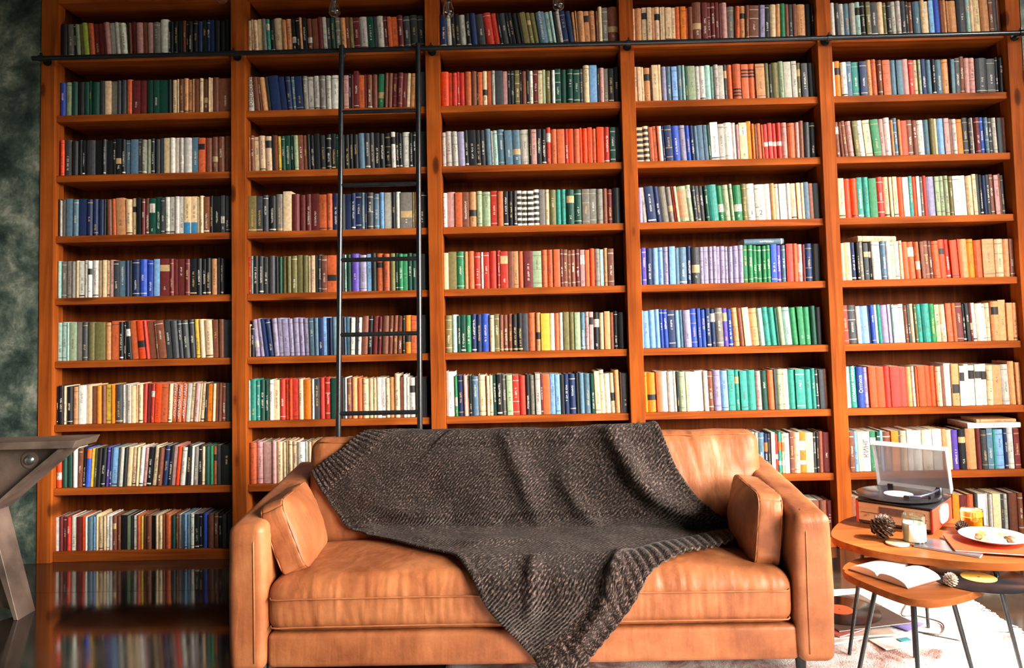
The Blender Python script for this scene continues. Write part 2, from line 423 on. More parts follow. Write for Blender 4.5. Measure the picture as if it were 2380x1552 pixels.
struct('wall_front', box(nb(), XL, XR, YF - 0.2, YF, 0, ZC), M['wall'])

# ------------------------------------------------------------------ the bookcase
XP = [0.0, 1.0225, 2.0647, 3.1028, 4.1509, 5.15]; PW = 0.075
ZT = {1: 2.684, 2: 2.359, 3: 2.034, 4: 1.708, 5: 1.378, 6: 1.044, 7: 0.710, 8: 0.380, 9: 0.052, 0: 3.010}
SH_Y, BACK_Y, TH = 0.020, 0.32, 0.037
bc = thing('bookcase', (0, 0, 0), 'wall-wide built-in bookcase of knotty orange-stained pine, packed with books', 'bookcase')
for k in range(6):
    obj('upright_post', box(nb(), XP[k], XP[k] + PW, 0.0, 0.09, 0, 3.6, 0.0025, 2), M['post'], bc)
    x0, x1 = XP[k] + 0.022, XP[k] + 0.053
    if k == 0: x0, x1 = XP[k] + 0.002, XP[k] + 0.033
    obj('divider_panel', box(nb(), x0, x1, 0.0905, BACK_Y, 0, 3.6), M['back'], bc)
for k in range(5):
    a, b = XP[k] + PW, XP[k + 1]
    obj('back_panel', box(nb(), XP[k] + 0.002, XP[k + 1] + 0.0015 + (PW - 0.003 if k == 4 else 0), BACK_Y + 0.0005, BACK_Y + 0.015, 0, 3.6), M['back'], bc)
    for n in range(0, 10):
        z1 = ZT[n]; z0 = 0.0 if n == 9 else z1 - TH
        obj('shelf_board', box(nb(), a + 0.0005, b - 0.0005, SH_Y, BACK_Y - 0.0005, z0, z1 - 0.0005, 0.0022, 2), M['shelf'], bc)

# ------------------------------------------------------------------ ladder rail and ladder
RZ, RY = 2.645, -0.058
rl = thing('ladder_rail', (0, RY, RZ), 'long black pipe rail running across the bookcase under its top book row', 'rail')
obj('pipe', tube(nb(), [(-0.008, 0, 0), (5.245, 0, 0)], 0.0125, 16), M['iron'], rl, 'auto')
for k in range(6):
    x = XP[k] + PW / 2
    bm = nb(); tube(bm, [(x, 0.004, 0), (x, 0.052, 0)], 0.008, 10); tube(bm, [(x, 0.052, 0), (x, 0.0575, 0)], 0.022, 16)
    tube(bm, [(x - 0.011, 0, 0), (x + 0.011, 0, 0)], 0.0165, 16)
    box(bm, x - 0.004, x + 0.004, -0.006, 0.006, 0.012, 0.028)
    obj('wall_bracket', bm, M['iron'], rl, 'auto')
def ly(z): return -0.085 - (2.66 - z) * 0.078
ld = thing('library_ladder', (1.84, ly(0.0), 0), 'slim black metal library ladder hooked on the rail behind the sofa', 'ladder')
for x in (1.637, 2.037):
    bm = nb(); tube(bm, [(x, ly(0.0), 0.0), (x, ly(1.3), 1.3), (x, ly(2.66), 2.66)], 0.0135, 14)
    obj('side_rail', bm, M['iron'], ld, 'auto', world=True)
    bm = nb()
    arc = [(x, ly(2.64), 2.60)] + [(x, RY - 0.024 * math.cos(t), RZ + 0.024 * math.sin(t)) for t in [PI * q / 8 for q in range(0, 9)]] + [(x, RY + 0.024, RZ - 0.03)]
    tube(bm, arc, 0.0085, 10); obj('rail_hook', bm, M['iron'], ld, 'auto', world=True)
    obj('rubber_foot', tube(nb(), [(x, ly(0.03) - 0.0005, 0.0005), (x, ly(0.03), 0.045)], 0.018, 14), M['black'], ld, 'auto', world=True)
for z in (2.30, 1.913, 1.528, 1.153, 0.768, 0.385):
    obj('rung', tube(nb(), [(1.637, ly(z), z), (2.037, ly(z), z)], 0.011, 12), M['iron'], ld, 'auto', world=True)

# ------------------------------------------------------------------ hanging bulbs
BUL = [(1.171, 2.722, 'clear hanging bulb at the left end, only its tip in view'), (1.703, 2.643, 'clear hanging bulb on a pale cord beside the ladder top'),
       (2.236, 2.624, 'clear hanging bulb in front of the black books of the middle bay'), (2.751, 2.645, 'clear hanging bulb above the navy books of the middle bay')]
for x, zb, lab in BUL:
    t = thing('pendant_bulb', (x, -0.5, zb), lab, 'light bulb', 'row of clear pendant bulbs')
    pr_ = [(0.0, 0.0), (0.010, 0.0015), (0.019, 0.006), (0.0255, 0.015), (0.028, 0.027), (0.026, 0.040), (0.021, 0.056), (0.016, 0.070), (0.0135, 0.082)]
    inner = [(max(r - 0.0012, 0), z + 0.0012 if r < 0.01 else z) for r, z in pr_[::-1]]
    obj('glass_bulb', lathe(nb(), pr_ + inner, 28), M['glass'], t, 'auto')
    obj('filament_stem', lathe(nb(), [(0.0, 0.03), (0.004, 0.031), (0.003, 0.055), (0.009, 0.075), (0.009, 0.082), (0, 0.082)], 12), M['glass'], t, 'auto')
    obj('filament', tube(nb(), [(0.006 * math.cos(a * 1.3), 0.006 * math.sin(a * 1.3), 0.026 + 0.004 * (a % 2)) for a in range(10)], 0.0005, 5), M['bolt'], t)
    obj('screw_base', lathe(nb(), [(0, 0.082), (0.0138, 0.082)] + [(0.0135 + 0.0008 * (q % 2), 0.084 + 0.003 * q) for q in range(8)] + [(0, 0.108)], 20), M['bolt'], t, 'auto')
    obj('socket', lathe(nb(), [(0, 0.096), (0.018, 0.096), (0.020, 0.10), (0.020, 0.145), (0.010, 0.160), (0, 0.160)], 20), M['black'], t, 'auto')
    obj('cord', tube(nb(), [(0, 0, 0.15), (0, 0, ZC - zb - 0.001)], 0.003, 8), M['cable'], t, 'auto')

# ------------------------------------------------------------------ steel table at the left
st = thing('steel_table', (0.0, -0.7, 0.0), 'rusty riveted steel table frame with a bolted gusset at the left edge', 'table')
bm = nb(); prism(bm, [(-0.95, 0.704), (0.655, 0.712), (0.672, 0.744), (-0.95, 0.730)], 'y', -0.79, -0.61, 0.003)
obj('top_flange', bm, M['steel'], st, world=True)
bm = nb(); prism(bm, [(0.60, 0.711), (0.44, 0.58), (0.29, 0.452), (0.06, 0.27), (-0.35, 0.27), (-0.35, 0.706)], 'y', -0.712, -0.694, 0.002)
obj('gusset_plate', bm, M['steel'], st, world=True)
# flange rolled along the gusset's lower edge
bm = nb(); prism(bm, [(0.61, 0.709), (0.44, 0.572), (0.29, 0.445), (0.06, 0.262), (0.055, 0.268), (0.285, 0.457), (0.435, 0.586), (0.588, 0.711)], 'y', -0.775, -0.63, 0.0015)
obj('gusset_lip', bm, M['steel'], st, world=True)
b = obj('washer', lathe(nb(), [(0, 0), (0.037, 0), (0.037, 0.004), (0.032, 0.006), (0.022, 0.004), (0.0, 0.004)], 28), M['steel'], st, 'auto')
b.location = (0.427, -0.0125, 0.655); b.rotation_euler = (PI / 2, 0, 0)
c = obj('bolt_head', lathe(nb(), [(0, 0.003), (0.021, 0.003), (0.021, 0.009), (0.015, 0.016), (0.007, 0.018), (0, 0.018)], 28), M['bolt'], st, 'auto')
c.location = b.location; c.rotation_euler = b.rotation_euler
bm = nb(); prism(bm, [(0.19, 0.60), (0.249, 0.60), (0.412, 0.0), (0.393, 0.0)], 'y', -0.76, -0.755 + 0.11, 0.003)
obj('leg', bm, M['steel'], st, world=True)
bm = nb(); prism(bm, [(0.24, 0.50), (0.376, 0.004), (0.05, 0.10), (-0.2, 0.24), (-0.2, 0.50)], 'y', -0.688, -0.676)
obj('leg_web', bm, M['steel'], st, world=True)
bm = nb(); prism(bm, [(-0.75, 0.72), (-0.70, 0.72), (-0.78, 0.0), (-0.83, 0.0)], 'y', -0.76, -0.645, 0.003)
obj('leg', bm, M['steel'], st, world=True)

# ------------------------------------------------------------------ rug
bm = nb()
rg = (2.25, 4.375, -3.3, -0.66); nx, ny = 90, 110
grid = []
for i in range(nx + 1):
    row = []
    for j in range(ny + 1):
        x = rg[0] + (rg[1] - rg[0]) * i / nx; y = rg[2] + (rg[3] - rg[2]) * j / ny
        edge = min(i, nx - i, j, ny - j)
        z = 0.011 + 0.003 * noise.noise(Vector((x * 9, y * 9, 0.3))) + 0.0015 * noise.noise(Vector((x * 40, y * 40, 2)))
        if edge == 0:
            z = 0.001; x += 0.012 * noise.noise(Vector((x * 14, y * 14, 5))); y += 0.012 * noise.noise(Vector((x * 14, y * 14, 9)))
        row.append(bm.verts.new((x, y, z)))
    grid.append(row)
for i in range(nx):
    for j in range(ny): bm.faces.new((grid[i][j], grid[i + 1][j], grid[i + 1][j + 1], grid[i][j + 1]))
rug = tag(obj('rug', bm, M['rug'], None, True), 'thick white rug with faded rosy marks under sofa and tables', 'rug')
bm = nb()
for k in range(420):
    if k < 240: y = rg[2] + (rg[3] - rg[2]) * k / 240; x = rg[1]; d = Vector((1, random.uniform(-0.5, 0.5), 0))
    else: x = rg[0] + (rg[1] - rg[0]) * (k - 240) / 180; y = rg[3]; d = Vector((random.uniform(-0.5, 0.5), 1, 0))
    p = Vector((x, y, 0.005)); q = p + d.normalized() * random.uniform(0.012, 0.03); q.z = 0.0015
    tube(bm, [p - d * 0.01, (p + q) / 2 + Vector((0, 0, 0.002)), q], 0.0016, 4, False)
tag(obj('fringe', bm, M['rug'], rug), kind='stuff')

# ------------------------------------------------------------------ sofa
sofa = thing('sofa', (2.55, -1.05, 0), 'long tan leather sofa standing in front of the bookcase', 'sofa')
SC = Vector((2.555, -1.05, 0))
def wrinkle(p, amp, fx, fy, fz, seed=0.0):
    return amp * noise.noise(Vector((p.x * fx + seed, p.y * fy, p.z * fz)))
# arms: slightly higher and flared towards the back
def arm(side):
    xf0, xf1, xb0, xb1 = ((1.575, 1.690, 1.558, 1.676) if side < 0 else (3.412, 3.528, 3.452, 3.570))
    h = (0.058, 0.42, 0.241); cy = -1.06; cz = 0.329
    def fn(p):
        t = (p.y + h[1]) / (2 * h[1])
        x0 = xf0 + (xb0 - xf0) * t; x1 = xf1 + (xb1 - xf1) * t
        x = x0 + (x1 - x0) * (p.x + h[0]) / (2 * h[0])
        z = p.z + cz
        if p.z > 0: z += 0.045 * t * (p.z / h[2]) - 0.012 * (1 - t) * (p.z / h[2])
        bul = 0.006 * (1 - (p.z / h[2]) ** 2) * (1 if p.x > 0 else -1) * (abs(p.x) / h[0])
        q = Vector((x + bul, p.y + cy, z))
        n_ = noise.noise(Vector((q.x * 14, q.y * 14, q.z * 14)))
        return q + Vector((0.002 * n_, 0, 0.0025 * n_ if p.z > 0.15 else 0))
    o = obj('arm', rounded(nb(), h, 0.028, (4, 22, 14), 4, fn), M['leather'], sofa, True, world=True)
    # seam along the inner front edge
    xi = xf1 - 0.031 if side < 0 else xf0 + 0.031
    obj('seam_piping', tube(nb(), [(xi, -1.4805, 0.12), (xi, -1.481, 0.3), (xi + side * 0.002, -1.4805, 0.50), (xi + side * 0.004, -1.467, 0.548), (xi + side * 0.006, -1.42, 0.562)], 0.0025, 6), M['leather'], sofa, True, world=True)
arm(-1); arm(1)
# base
def fb(p): return p + Vector((2.555, -1.06, 0.147)) + Vector((0, 0.003 * noise.noise(Vector((p.x * 6, 0, p.z * 8))), 0))
obj('base', rounded(nb(), (0.862, 0.40, 0.055), 0.016, (30, 6, 3), 3, fb), M['leather'], sofa, True, world=True)
bm = nb(); box(bm, 1.60, 3.52, -0.72, -0.635, 0.10, 0.60, 0.02, 3); obj('back_frame', bm, M['leather'], sofa, 'auto', world=True)
# seat cushion
def fs(p):
    h = (0.858, 0.235, 0.085)
    top = max(0.0, p.z / h[2])
    cx = 1 - (p.x / h[0]) ** 4; cyy = 1 - (p.y / h[1]) ** 2
    z = p.z + 0.035 * top * cx * (0.35 + 0.65 * cyy) 
    y = p.y
    if p.y < -0.19:
        y -= 0.010 * (1 - (p.z / h[2]) ** 2)
        e_ = abs(p.z / h[2]); ns = noise.noise(Vector((p.x * 26 + p.z * 5, 0, p.z * 9)))
        y += 0.011 * max(0.0, ns) ** 1.3 * (0.35 + 0.65 * e_) * (0.4 + 0.6 * (noise.noise(Vector((p.x * 3, 2, 0))) * 0.5 + 0.5)) - 0.002 * noise.noise(Vector((p.x * 60, 0, p.z * 10)))
    z += 0.004 * noise.noise(Vector((p.x * 5, p.y * 7, 1.0))) * top
    return Vector((p.x + 2.548, y - 1.228, z + 0.285))
seat = obj('seat_cushion', rounded(nb(), (0.858, 0.235, 0.085), 0.05, (280, 16, 10), 5, fs), M['leather'], sofa, True, world=True)
for z, dy in ((0.318, -1.4765), (0.226, -1.4685)):
    pts = [(1.70, -1.36, z), (1.702, -1.42, z)] + [(1.712 + 1.67 * k / 24, dy - 0.0035 * math.sin(PI * k / 24), z + 0.004 * math.sin(PI * k / 24)) for k in range(25)] + [(3.394, -1.42, z), (3.396, -1.36, z)]
    obj('piping', tube(nb(), catmull(pts, 3), 0.0028, 6), M['leather'], seat, True).data.transform(Matrix.Translation(-sofa.location))
# back cushion, leaning back
def fbk(p):
    h = (0.905, 0.10, 0.215)
    f = 1 - (p.z / h[2]) ** 2; g = 1 - (p.x / h[0]) ** 6
    y = p.y + (-0.020 * f * g if p.y < 0 else 0.010 * f * g)
    z = p.z
    if p.y < -0.05: y += (0.005 * noise.noise(Vector((p.x * 14, 3.0, p.z * 3))) + 0.010 * max(0.0, noise.noise(Vector((p.x * 24 + p.z * 4, 8.0, p.z * 4)))) ) * (0.25 + 0.75 * max(0, p.z / h[2]))
    if p.x > 0.72: y += 0.012 * noise.noise(Vector((p.x * 12, p.z * 14, 5.0))) * (p.x - 0.72) / 0.18
    if p.z > 0.15: z += 0.006 * noise.noise(Vector((p.x * 9, p.y * 5, 7.0)))
    x = p.x
    y2 = y * math.cos(0.22) + z * math.sin(0.22); z2 = -y * math.sin(0.22) + z * math.cos(0.22)
    return Vector((x + 2.583, y2 - 0.853, z2 + 0.527))
back = obj('back_cushion', rounded(nb(), (0.905, 0.10, 0.215), 0.06, (220, 6, 24), 5, fbk), M['leather'], sofa, True, world=True)
pts = [fbk(Vector((-0.86 + 1.72 * k / 30, -0.088, 0.188))) + Vector((0, -0.002, 0.002)) for k in range(31)]
obj('piping', tube(nb(), pts, 0.0028, 6), M['leather'], back, True).data.transform(Matrix.Translation(-sofa.location))
for x in (1.66, 3.44):
    for y in (-1.40, -0.72):
        obj('leg', lathe(nb(), [(0, 0.0135), (0.014, 0.0135), (0.020, 0.10), (0, 0.10)], 14, (x - 2.55, y + 1.05, 0)), M['black'], sofa, 'auto')

# scatter cushions
def pillow(name, label, c, rotz, tilt, half=(0.195, 0.125, 0.068), seed=0.0):
    t = thing(name, c, label, 'cushion', 'leather arm cushions')
    t.rotation_euler = (tilt, 0, rotz)
    # local: x along length, z up, y thickness
    hx, hz, hy = half
    def fn(p):
        a = 1 - (p.x / hx) ** 2; b = 1 - (p.z / hz) ** 2
        y = p.y * (0.60 + 0.62 * max(a, 0) * max(b, 0)) 
        y += 0.003 * noise.noise(Vector((p.x * 25 + seed, p.y * 9, p.z * 25)))
        cr = 0.006 * noise.noise(Vector((p.x * 45 + seed, p.z * 45, p.y * 8))) * (1 - max(a, 0) * max(b, 0))
        kx = max(-(hx - 0.05), min(hx - 0.05, p.x)); kz = max(-(hz - 0.05), min(hz - 0.05, p.z)); dx, dz = p.x - kx, p.z - kz
        if abs(dx) > 1e-6 and abs(dz) > 1e-6:
            m_ = max(abs(dx), abs(dz)) / math.hypot(dx, dz); dx *= m_; dz *= m_
        return Vector((kx + dx + cr, y, kz + dz + cr + hz))
    o = obj('cushion_body', rounded(nb(), (hx, hy, hz), 0.017, (20, 6, 16), 4, fn), M['leather'], t, True)
    for s in (-1, 1):
        loop = []
        r = 0.050
        for (cx, cz, a0) in ((hx - r, hz - r, 0), (-hx + r, hz - r, 90), (-hx + r, -hz + r, 180), (hx - r, -hz + r, 270)):
            for q in range(5):
                a = math.radians(a0 + 90 * q / 4)
                loop.append((cx + (r - 0.0045) * math.cos(a), s * hy * 0.565, cz + (r - 0.0045) * math.sin(a) + hz))
        obj('piping', tube(nb(), loop, 0.0026, 6, closed=True), M['leather'], t, True)
    return t
pillow('scatter_cushion', 'rectangular tan leather cushion leaning on the left sofa arm', (1.762, -1.215, 0.368), PI / 2, 0.0)
bpy.data.objects['scatter_cushion'].rotation_euler = (0.0, -0.36, 0.0)
bpy.data.objects['scatter_cushion'].rotation_euler = Matrix.Rotation(-0.36, 3, 'Y').to_4x4().to_euler() if False else (Matrix.Rotation(-0.36, 4, 'Y') @ Matrix.Rotation(PI / 2 + 0.06, 4, 'Z')).to_euler()
p2 = pillow('scatter_cushion', 'rectangular tan leather cushion standing against the right sofa arm', (3.352, -1.20, 0.352), PI / 2, 0.0, seed=4.0)
p2.rotation_euler = (Matrix.Rotation(0.10, 4, 'Y') @ Matrix.Rotation(PI / 2 - 0.05, 4, 'Z')).to_euler()

# ------------------------------------------------------------------ knitted blanket
PROF = [(-0.68, .45), (-0.69, .62), (-0.70, .70), (-0.73, .748), (-0.80, .770), (-0.865, .750), (-0.905, .69), (-0.945, .58), (-0.985, .46), (-1.01, .412), (-1.04, .398), (-1.12, .404), (-1.25, .408), (-1.36, .396), (-1.43, .370), (-1.478, .335), (-1.499, .28), (-1.503, .22), (-1.503, .15), (-1.503, .08), (-1.503, .0)]
SS = [0.0, 0.17, 0.251, 0.305, 0.378, 0.446, 0.511, 0.628, 0.755, 0.81, 0.852, 0.932, 1.062, 1.172, 1.244, 1.3, 1.353, 1.414, 1.484, 1.554, 1.634]
fine = catmull([(a, b, 0) for a, b in PROF], 10)
fs_ = []
for i in range(len(SS) - 1):
    for k in range(10): fs_.append(SS[i] + (SS[i + 1] - SS[i]) * k / 10)
fs_.append(SS[-1])
def prof(s):
    s = max(0.0, min(SS[-1] - 1e-6, s))
    lo, hi = 0, len(fs_) - 1
    while hi - lo > 1:
        m = (lo + hi) // 2
        if fs_[m] <= s: lo = m
        else: hi = m
    t = (s - fs_[lo]) / (fs_[hi] - fs_[lo])
    p = fine[lo].lerp(fine[hi], t); d = fine[min(hi + 2, len(fine) - 1)] - fine[max(lo - 2, 0)]
    d.normalize()
    return p.x, p.y, -d.y * -1.0, d.x * -1.0, d    # y, z and a normal below
def resample(pts, n):
    pts = catmull([(a, b, 0) for a, b in pts], 6)
    L = [0.0]
    for a, b in zip(pts, pts[1:]): L.append(L[-1] + (b - a).length)
    out = []; j = 0
    for i in range(n + 1):
        s = L[-1] * i / n
        while j < len(L) - 2 and L[j + 1] < s: j += 1
        t = (s - L[j]) / max(1e-9, L[j + 1] - L[j]); out.append(pts[j].lerp(pts[j + 1], t))
    return out
H1 = [(1.702, .588), (1.77, .541), (1.839, .494), (1.906, .436), (1.97, .39), (2.03, .345)]
LS = [(1.702, .588), (1.748, .658), (1.792, .716), (1.857, .799), (1.933, .858), (2.055, .993), (2.184, 1.09), (2.289, 1.162), (2.353, 1.256), (2.41, 1.34), (2.478, 1.42), (2.545, 1.498), (2.64, 1.60)]
H2 = [(2.64, 1.60), (2.719, 1.537), (2.779, 1.469), (2.83, 1.405), (2.887, 1.331), (2.947, 1.267), (3.04, 1.205), (3.161, 1.132), (3.334, 1.008)]
US = [(2.03, .345), (2.3, .33), (2.7, .33), (3.0, .34), (3.06, .37), (3.082, .439), (3.107, .517), (3.133, .594), (3.184, .678), (3.258, .768), (3.329, .832), (3.334, 1.008)]
NA, NB_ = 200, 130
cL, cU, cA, cB = resample(LS, NA), resample(US, NA), resample(H1, NB_), resample(H2, NB_)
FOLDS = []
def add_fold(pts, amp, s1, s2): FOLDS.append(([Vector(q) for q in pts], amp, s1, s2))
add_fold(((2.86, .46), (2.907, .539), (2.967, .649), (3.045, .732), (3.14, .782), (3.252, .809), (3.33, .83)), 0.066, 0.06, 0.018)
add_fold(((2.452, .448), (2.495, .556), (2.535, .657), (2.605, .846)), 0.026, 0.05, 0.022)
add_fold(((1.90, .69), (2.038, .745), (2.148, .772), (2.26, .749)), 0.022, 0.05, 0.022)
add_fold(((2.87, 1.15), (2.80, 1.311), (2.739, 1.401), (2.682, 1.50)), 0.030, 0.035, 0.016)
add_fold(((2.566, 1.18), (2.552, 1.307), (2.545, 1.40)), 0.022, 0.035, 0.018)
add_fold(((2.664, .60), (2.743, .742), (2.835, .841)), 0.022, 0.05, 0.02)
add_fold(((2.10, .97), (2.357, 1.079), (2.662, 1.02)), 0.014, 0.05, 0.03)
def fold_d(p, FOLD):
    best = (9, 0, 0)
    for i, (a, b) in enumerate(zip(FOLD, FOLD[1:])):
        e = b - a; t = max(0, min(1, (p - a).dot(e) / e.length_squared)); q = a + e * t
        d = (p - q).length; s = e.x * (p.y - q.y) - e.y * (p.x - q.x)
        if d < best[0]: best = (d, d if s < 0 else -d, (i + t) / (len(FOLD) - 1))
    return best
from mathutils.bvhtree import BVHTree
def bvh(os_):
    vs, fs = [], []
    for o in os_:
        k = len(vs); off = o.location + sofa.location
        vs += [v.co + off for v in o.data.vertices]; fs += [[k + i for i in p.vertices] for p in o.data.polygons]
    return BVHTree.FromPolygons(vs, fs)
TREE = bvh([o for o in sofa.children if o.name.split('.')[0] in ('seat_cushion', 'back_cushion', 'base')])
bm = nb(); uvl = bm.loops.layers.uv.new('UVMap'); V = []; UVs = {}
OFF = [[0] * (NB_ + 1) for _ in range(NA + 1)]; NRM = [[0] * (NB_ + 1) for _ in range(NA + 1)]; BASE = [[0] * (NB_ + 1) for _ in range(NA + 1)]; HH = [[0] * (NB_ + 1) for _ in range(NA + 1)]
for i in range(NA + 1):
    a = i / NA; row = []
    for j in range(NB_ + 1):
        b = j / NB_
        p = cL[i] * (1 - b) + cU[i] * b + cA[j] * (1 - a) + cB[j] * a - (cL[0] * (1 - a) * (1 - b) + cL[NA] * a * (1 - b) + cU[0] * (1 - a) * b + cU[NA] * a * b)
        x, s = p.x, p.y
        y, z, _, _, d = prof(s)
        n = Vector((0, d.y, -d.x))           # tangent (dy, dz) -> outward normal
        if n.y > 0 and 0.45 < s: n = -n if n.z < 0 else n
        n = Vector((0, d.y, -d.x)).normalized()
        if (s > 0.25) and (n.y * -1 + n.z) < 0: n = -n
        h = 0.006
        h += 0.010 * max(0, noise.noise(Vector((x * 3.2 + s * 2.0, s * 3.0, 0.0))) + 0.15)
        h += 0.006 * (noise.noise(Vector((x * 9 - s * 5, s * 4, 3.0))) + 0.3)
        for FP, amp, s1, s2 in FOLDS:
            dist, sd, tt = fold_d(Vector((x, s)), FP)
            if dist > 0.2: continue
            w = math.sin(PI * min(1, max(0, tt))) ** 0.5 if 0 < tt < 1 else 0
            h += amp * w * math.exp(-(sd / (s1 if sd > 0 else s2)) ** 2)
        if s > 1.25:                         # the hanging end swings a little
            h += 0.010 * (s - 1.25) / 0.35 * (1 + math.sin(x * 34 + s * 4)) 
        if 0.2 < a < 0.5 and s < 0.80 and s > 0.45:   # soft hollows over the back cushion
            h += 0.012 * max(0, math.sin((x - 0.7 * s) * 11))
        # ribbed hems at both ends, a rolled edge on the long sides
        rb = max(0.0, 1 - a / 0.075) if a < 0.075 else (max(0.0, 1 - (1 - a) / 0.09) if a > 0.91 else 0)
        if rb > 0: h += 0.011 * (0.5 + 0.5 * math.sin(b * NB_ * PI * 2 / 5.0)) * min(1, rb * 4) + 0.001
        if b < 0.02 or b > 0.98: h += 0.004
        bp = Vector((x, y, z))
        hit = TREE.ray_cast(bp + n * 0.10, -n, 0.20)
        if hit[0] is not None: bp = hit[0] + n * 0.003
        OFF[i][j] = (bp - Vector((x, y, z))).dot(n); NRM[i][j] = n; BASE[i][j] = Vector((x, y, z)); HH[i][j] = h
        pos = bp + n * h
        if rb > 0: pos += Vector((0.0, 0, 0))
        v = bm.verts.new(pos); row.append(v); UVs[v] = (a * 1.9, b * 1.25)
    V.append(row)
# cloth does not follow every dent: keep the outermost of the neighbourhood, smoothed
SM = [[0.0] * (NB_ + 1) for _ in range(NA + 1)]
for i in range(NA + 1):
    for j in range(NB_ + 1):
        SM[i][j] = max(OFF[a][b] for a in range(max(0, i - 3), min(NA, i + 3) + 1) for b in range(max(0, j - 3), min(NB_, j + 3) + 1))
for rep in range(3):
    S2 = [r[:] for r in SM]
    for i in range(NA + 1):
        for j in range(NB_ + 1):
            nbr = [S2[a][b] for a in (max(0, i - 1), i, min(NA, i + 1)) for b in (max(0, j - 1), j, min(NB_, j + 1))]
            SM[i][j] = sum(nbr) / 9
for i in range(NA + 1):
    for j in range(NB_ + 1): V[i][j].co = BASE[i][j] + NRM[i][j] * (max(SM[i][j], OFF[i][j]) + HH[i][j])
for i in range(NA):
    for j in range(NB_):
        f = bm.faces.new((V[i][j], V[i][j + 1], V[i + 1][j + 1], V[i + 1][j]))
        for l in f.loops: l[uvl].uv = UVs[l.vert]
bl = obj('knitted_blanket', bm, M['blanket'], None, True)
sm = bl.modifiers.new('thickness', 'SOLIDIFY'); sm.thickness = 0.007; sm.offset = 0.0
tag(bl, 'dark brown knitted blanket with ribbed hems thrown over the leather sofa', 'blanket')
# ------------------------------------------------------------------ tables on the right
def table(name, label, outline, ztop, th, legs, loc):
    t = thing(name, loc, label, 'table', 'nesting side tables')
    pts = catmull([(a, b, 0) for a, b in outline], 8, True)
    bm = nb(); prism(bm, [(p.x, p.y) for p in pts], 'z', ztop - th, ztop, 0.006)
    obj('tabletop', bm, M['table'], t, 'auto', world=True)
    for (x0, y0, x1, y1) in legs:
        obj('leg', tube(nb(), [(x0, y0, ztop - th + 0.001), (x1, y1, 0.013)], [0.0075, 0.006], 10), M['iron'], t, 'auto', world=True)
    return t
TZ, SZ = 0.400, 0.348
table('side_table', 'larger pebble-shaped oak side table carrying the record player and plate',
      [(3.652, -1.17), (3.684, -1.288), (3.755, -1.38), (3.859, -1.437), (3.98, -1.487), (4.11, -1.502), (4.24, -1.46), (4.33, -1.34), (4.32, -1.17), (4.23, -1.02), (4.14, -0.89), (3.99, -0.855), (3.84, -0.91), (3.73, -1.02)],
      TZ, 0.024, [(3.78, -1.14, 3.664, -1.245), (4.06, -1.0, 4.054, -1.03), (4.055, -1.46, 4.115, -1.49), (4.24, -1.15, 4.33, -1.08)], (4.02, -1.23, 0))
table('side_table', 'smaller pebble-shaped oak table with the open book, tucked under the larger one',
      [(3.60, -1.38), (3.625, -1.52), (3.695, -1.650), (3.79, -1.652), (3.91, -1.595), (3.99, -1.52), (3.99, -1.42), (3.90, -1.31), (3.80, -1.25), (3.69, -1.27)],
      SZ, 0.022, [(3.635, -1.53, 3.54, -1.56), (3.708, -1.625, 3.685, -1.68), (3.848, -1.58, 3.91, -1.60), (3.85, -1.33, 3.88, -1.27)], (3.79, -1.45, 0))

# record player
ex = Vector((0.738, -0.675, 0)).normalized(); ey = Vector((0.675, 0.738, 0)).normalized()
RP0 = Vector((3.812, -1.004, TZ))
rpt = thing('record_player', RP0, 'suitcase record player with red sides, wooden front and open smoked lid', 'record player')
rpt.rotation_euler = (0, 0, math.atan2(ex.y, ex.x))
W, D, H = 0.268, 0.262, 0.088
M['red'] = simple('red_vinyl_skin', (0.45, 0.030, 0.012), 0.55, 0.0, 0.2, var=0.12, vscale=30)
M['veneer'] = wood_mat('pale_veneer', 'x', (0.45, 0.25, 0.13), (0.68, 0.44, 0.26), 0.4, False)
M['dusk'] = simple('brown_grille_cloth', (0.10, 0.05, 0.035), 0.8, var=0.3, vscale=300)
bm = nb(); box(bm, 0.004, W - 0.004, 0.012, D - 0.002, 0.006, H - 0.004); obj('cabinet', bm, M['dusk'], rpt)
for s in (0, 1): obj('side_panel', box(nb(), 0.0 if s == 0 else W - 0.008, 0.008 if s == 0 else W, 0.0, D, 0.006, H, 0.002), M['red'], rpt)
obj('front_panel', box(nb(), 0.009, W - 0.009, 0.003, 0.012, 0.016, H - 0.006, 0.001), M['veneer'], rpt)
obj('front_slot', box(nb(), 0.085, 0.172, 0.0012, 0.006, 0.050, 0.074, 0.0008), M['dusk'], rpt)
obj('front_lip', box(nb(), 0.02, W - 0.02, 0.0, 0.006, 0.047, 0.0485), M['dusk'], rpt)
k = obj('knob', lathe(nb(), [(0, 0), (0.004, 0), (0.0035, 0.006), (0, 0.006)], 12), M['bolt'], rpt, 'auto'); k.location = (0.045, 0.003, 0.038); k.rotation_euler = (PI / 2, 0, 0)
obj('deck', box(nb(), 0.0, W, 0.0, D, H, H + 0.006, 0.002), M['black'], rpt)
bm = nb(); ov = [(0.145 + 0.058 * math.copysign(abs(math.cos(a)) ** 0.6, math.cos(a)), 0.050 + 0.033 * math.copysign(abs(math.sin(a)) ** 0.6, math.sin(a))) for a in [2 * PI * q / 36 for q in range(36)]]
prism(bm, ov, 'y', 0, 0.003); bg = obj('speaker_badge', bm, M['white'], rpt); bg.rotation_euler = (0, 0, PI / 2); bg.location = (W + 0.003, 0, 0)
obj('rubber_foot', box(nb(), 0.02, 0.05, 0.02, 0.05, 0.0005, 0.006), M['black'], rpt)
obj('rubber_foot', box(nb(), W - 0.05, W - 0.02, 0.02, 0.05, 0.0005, 0.006), M['black'], rpt)
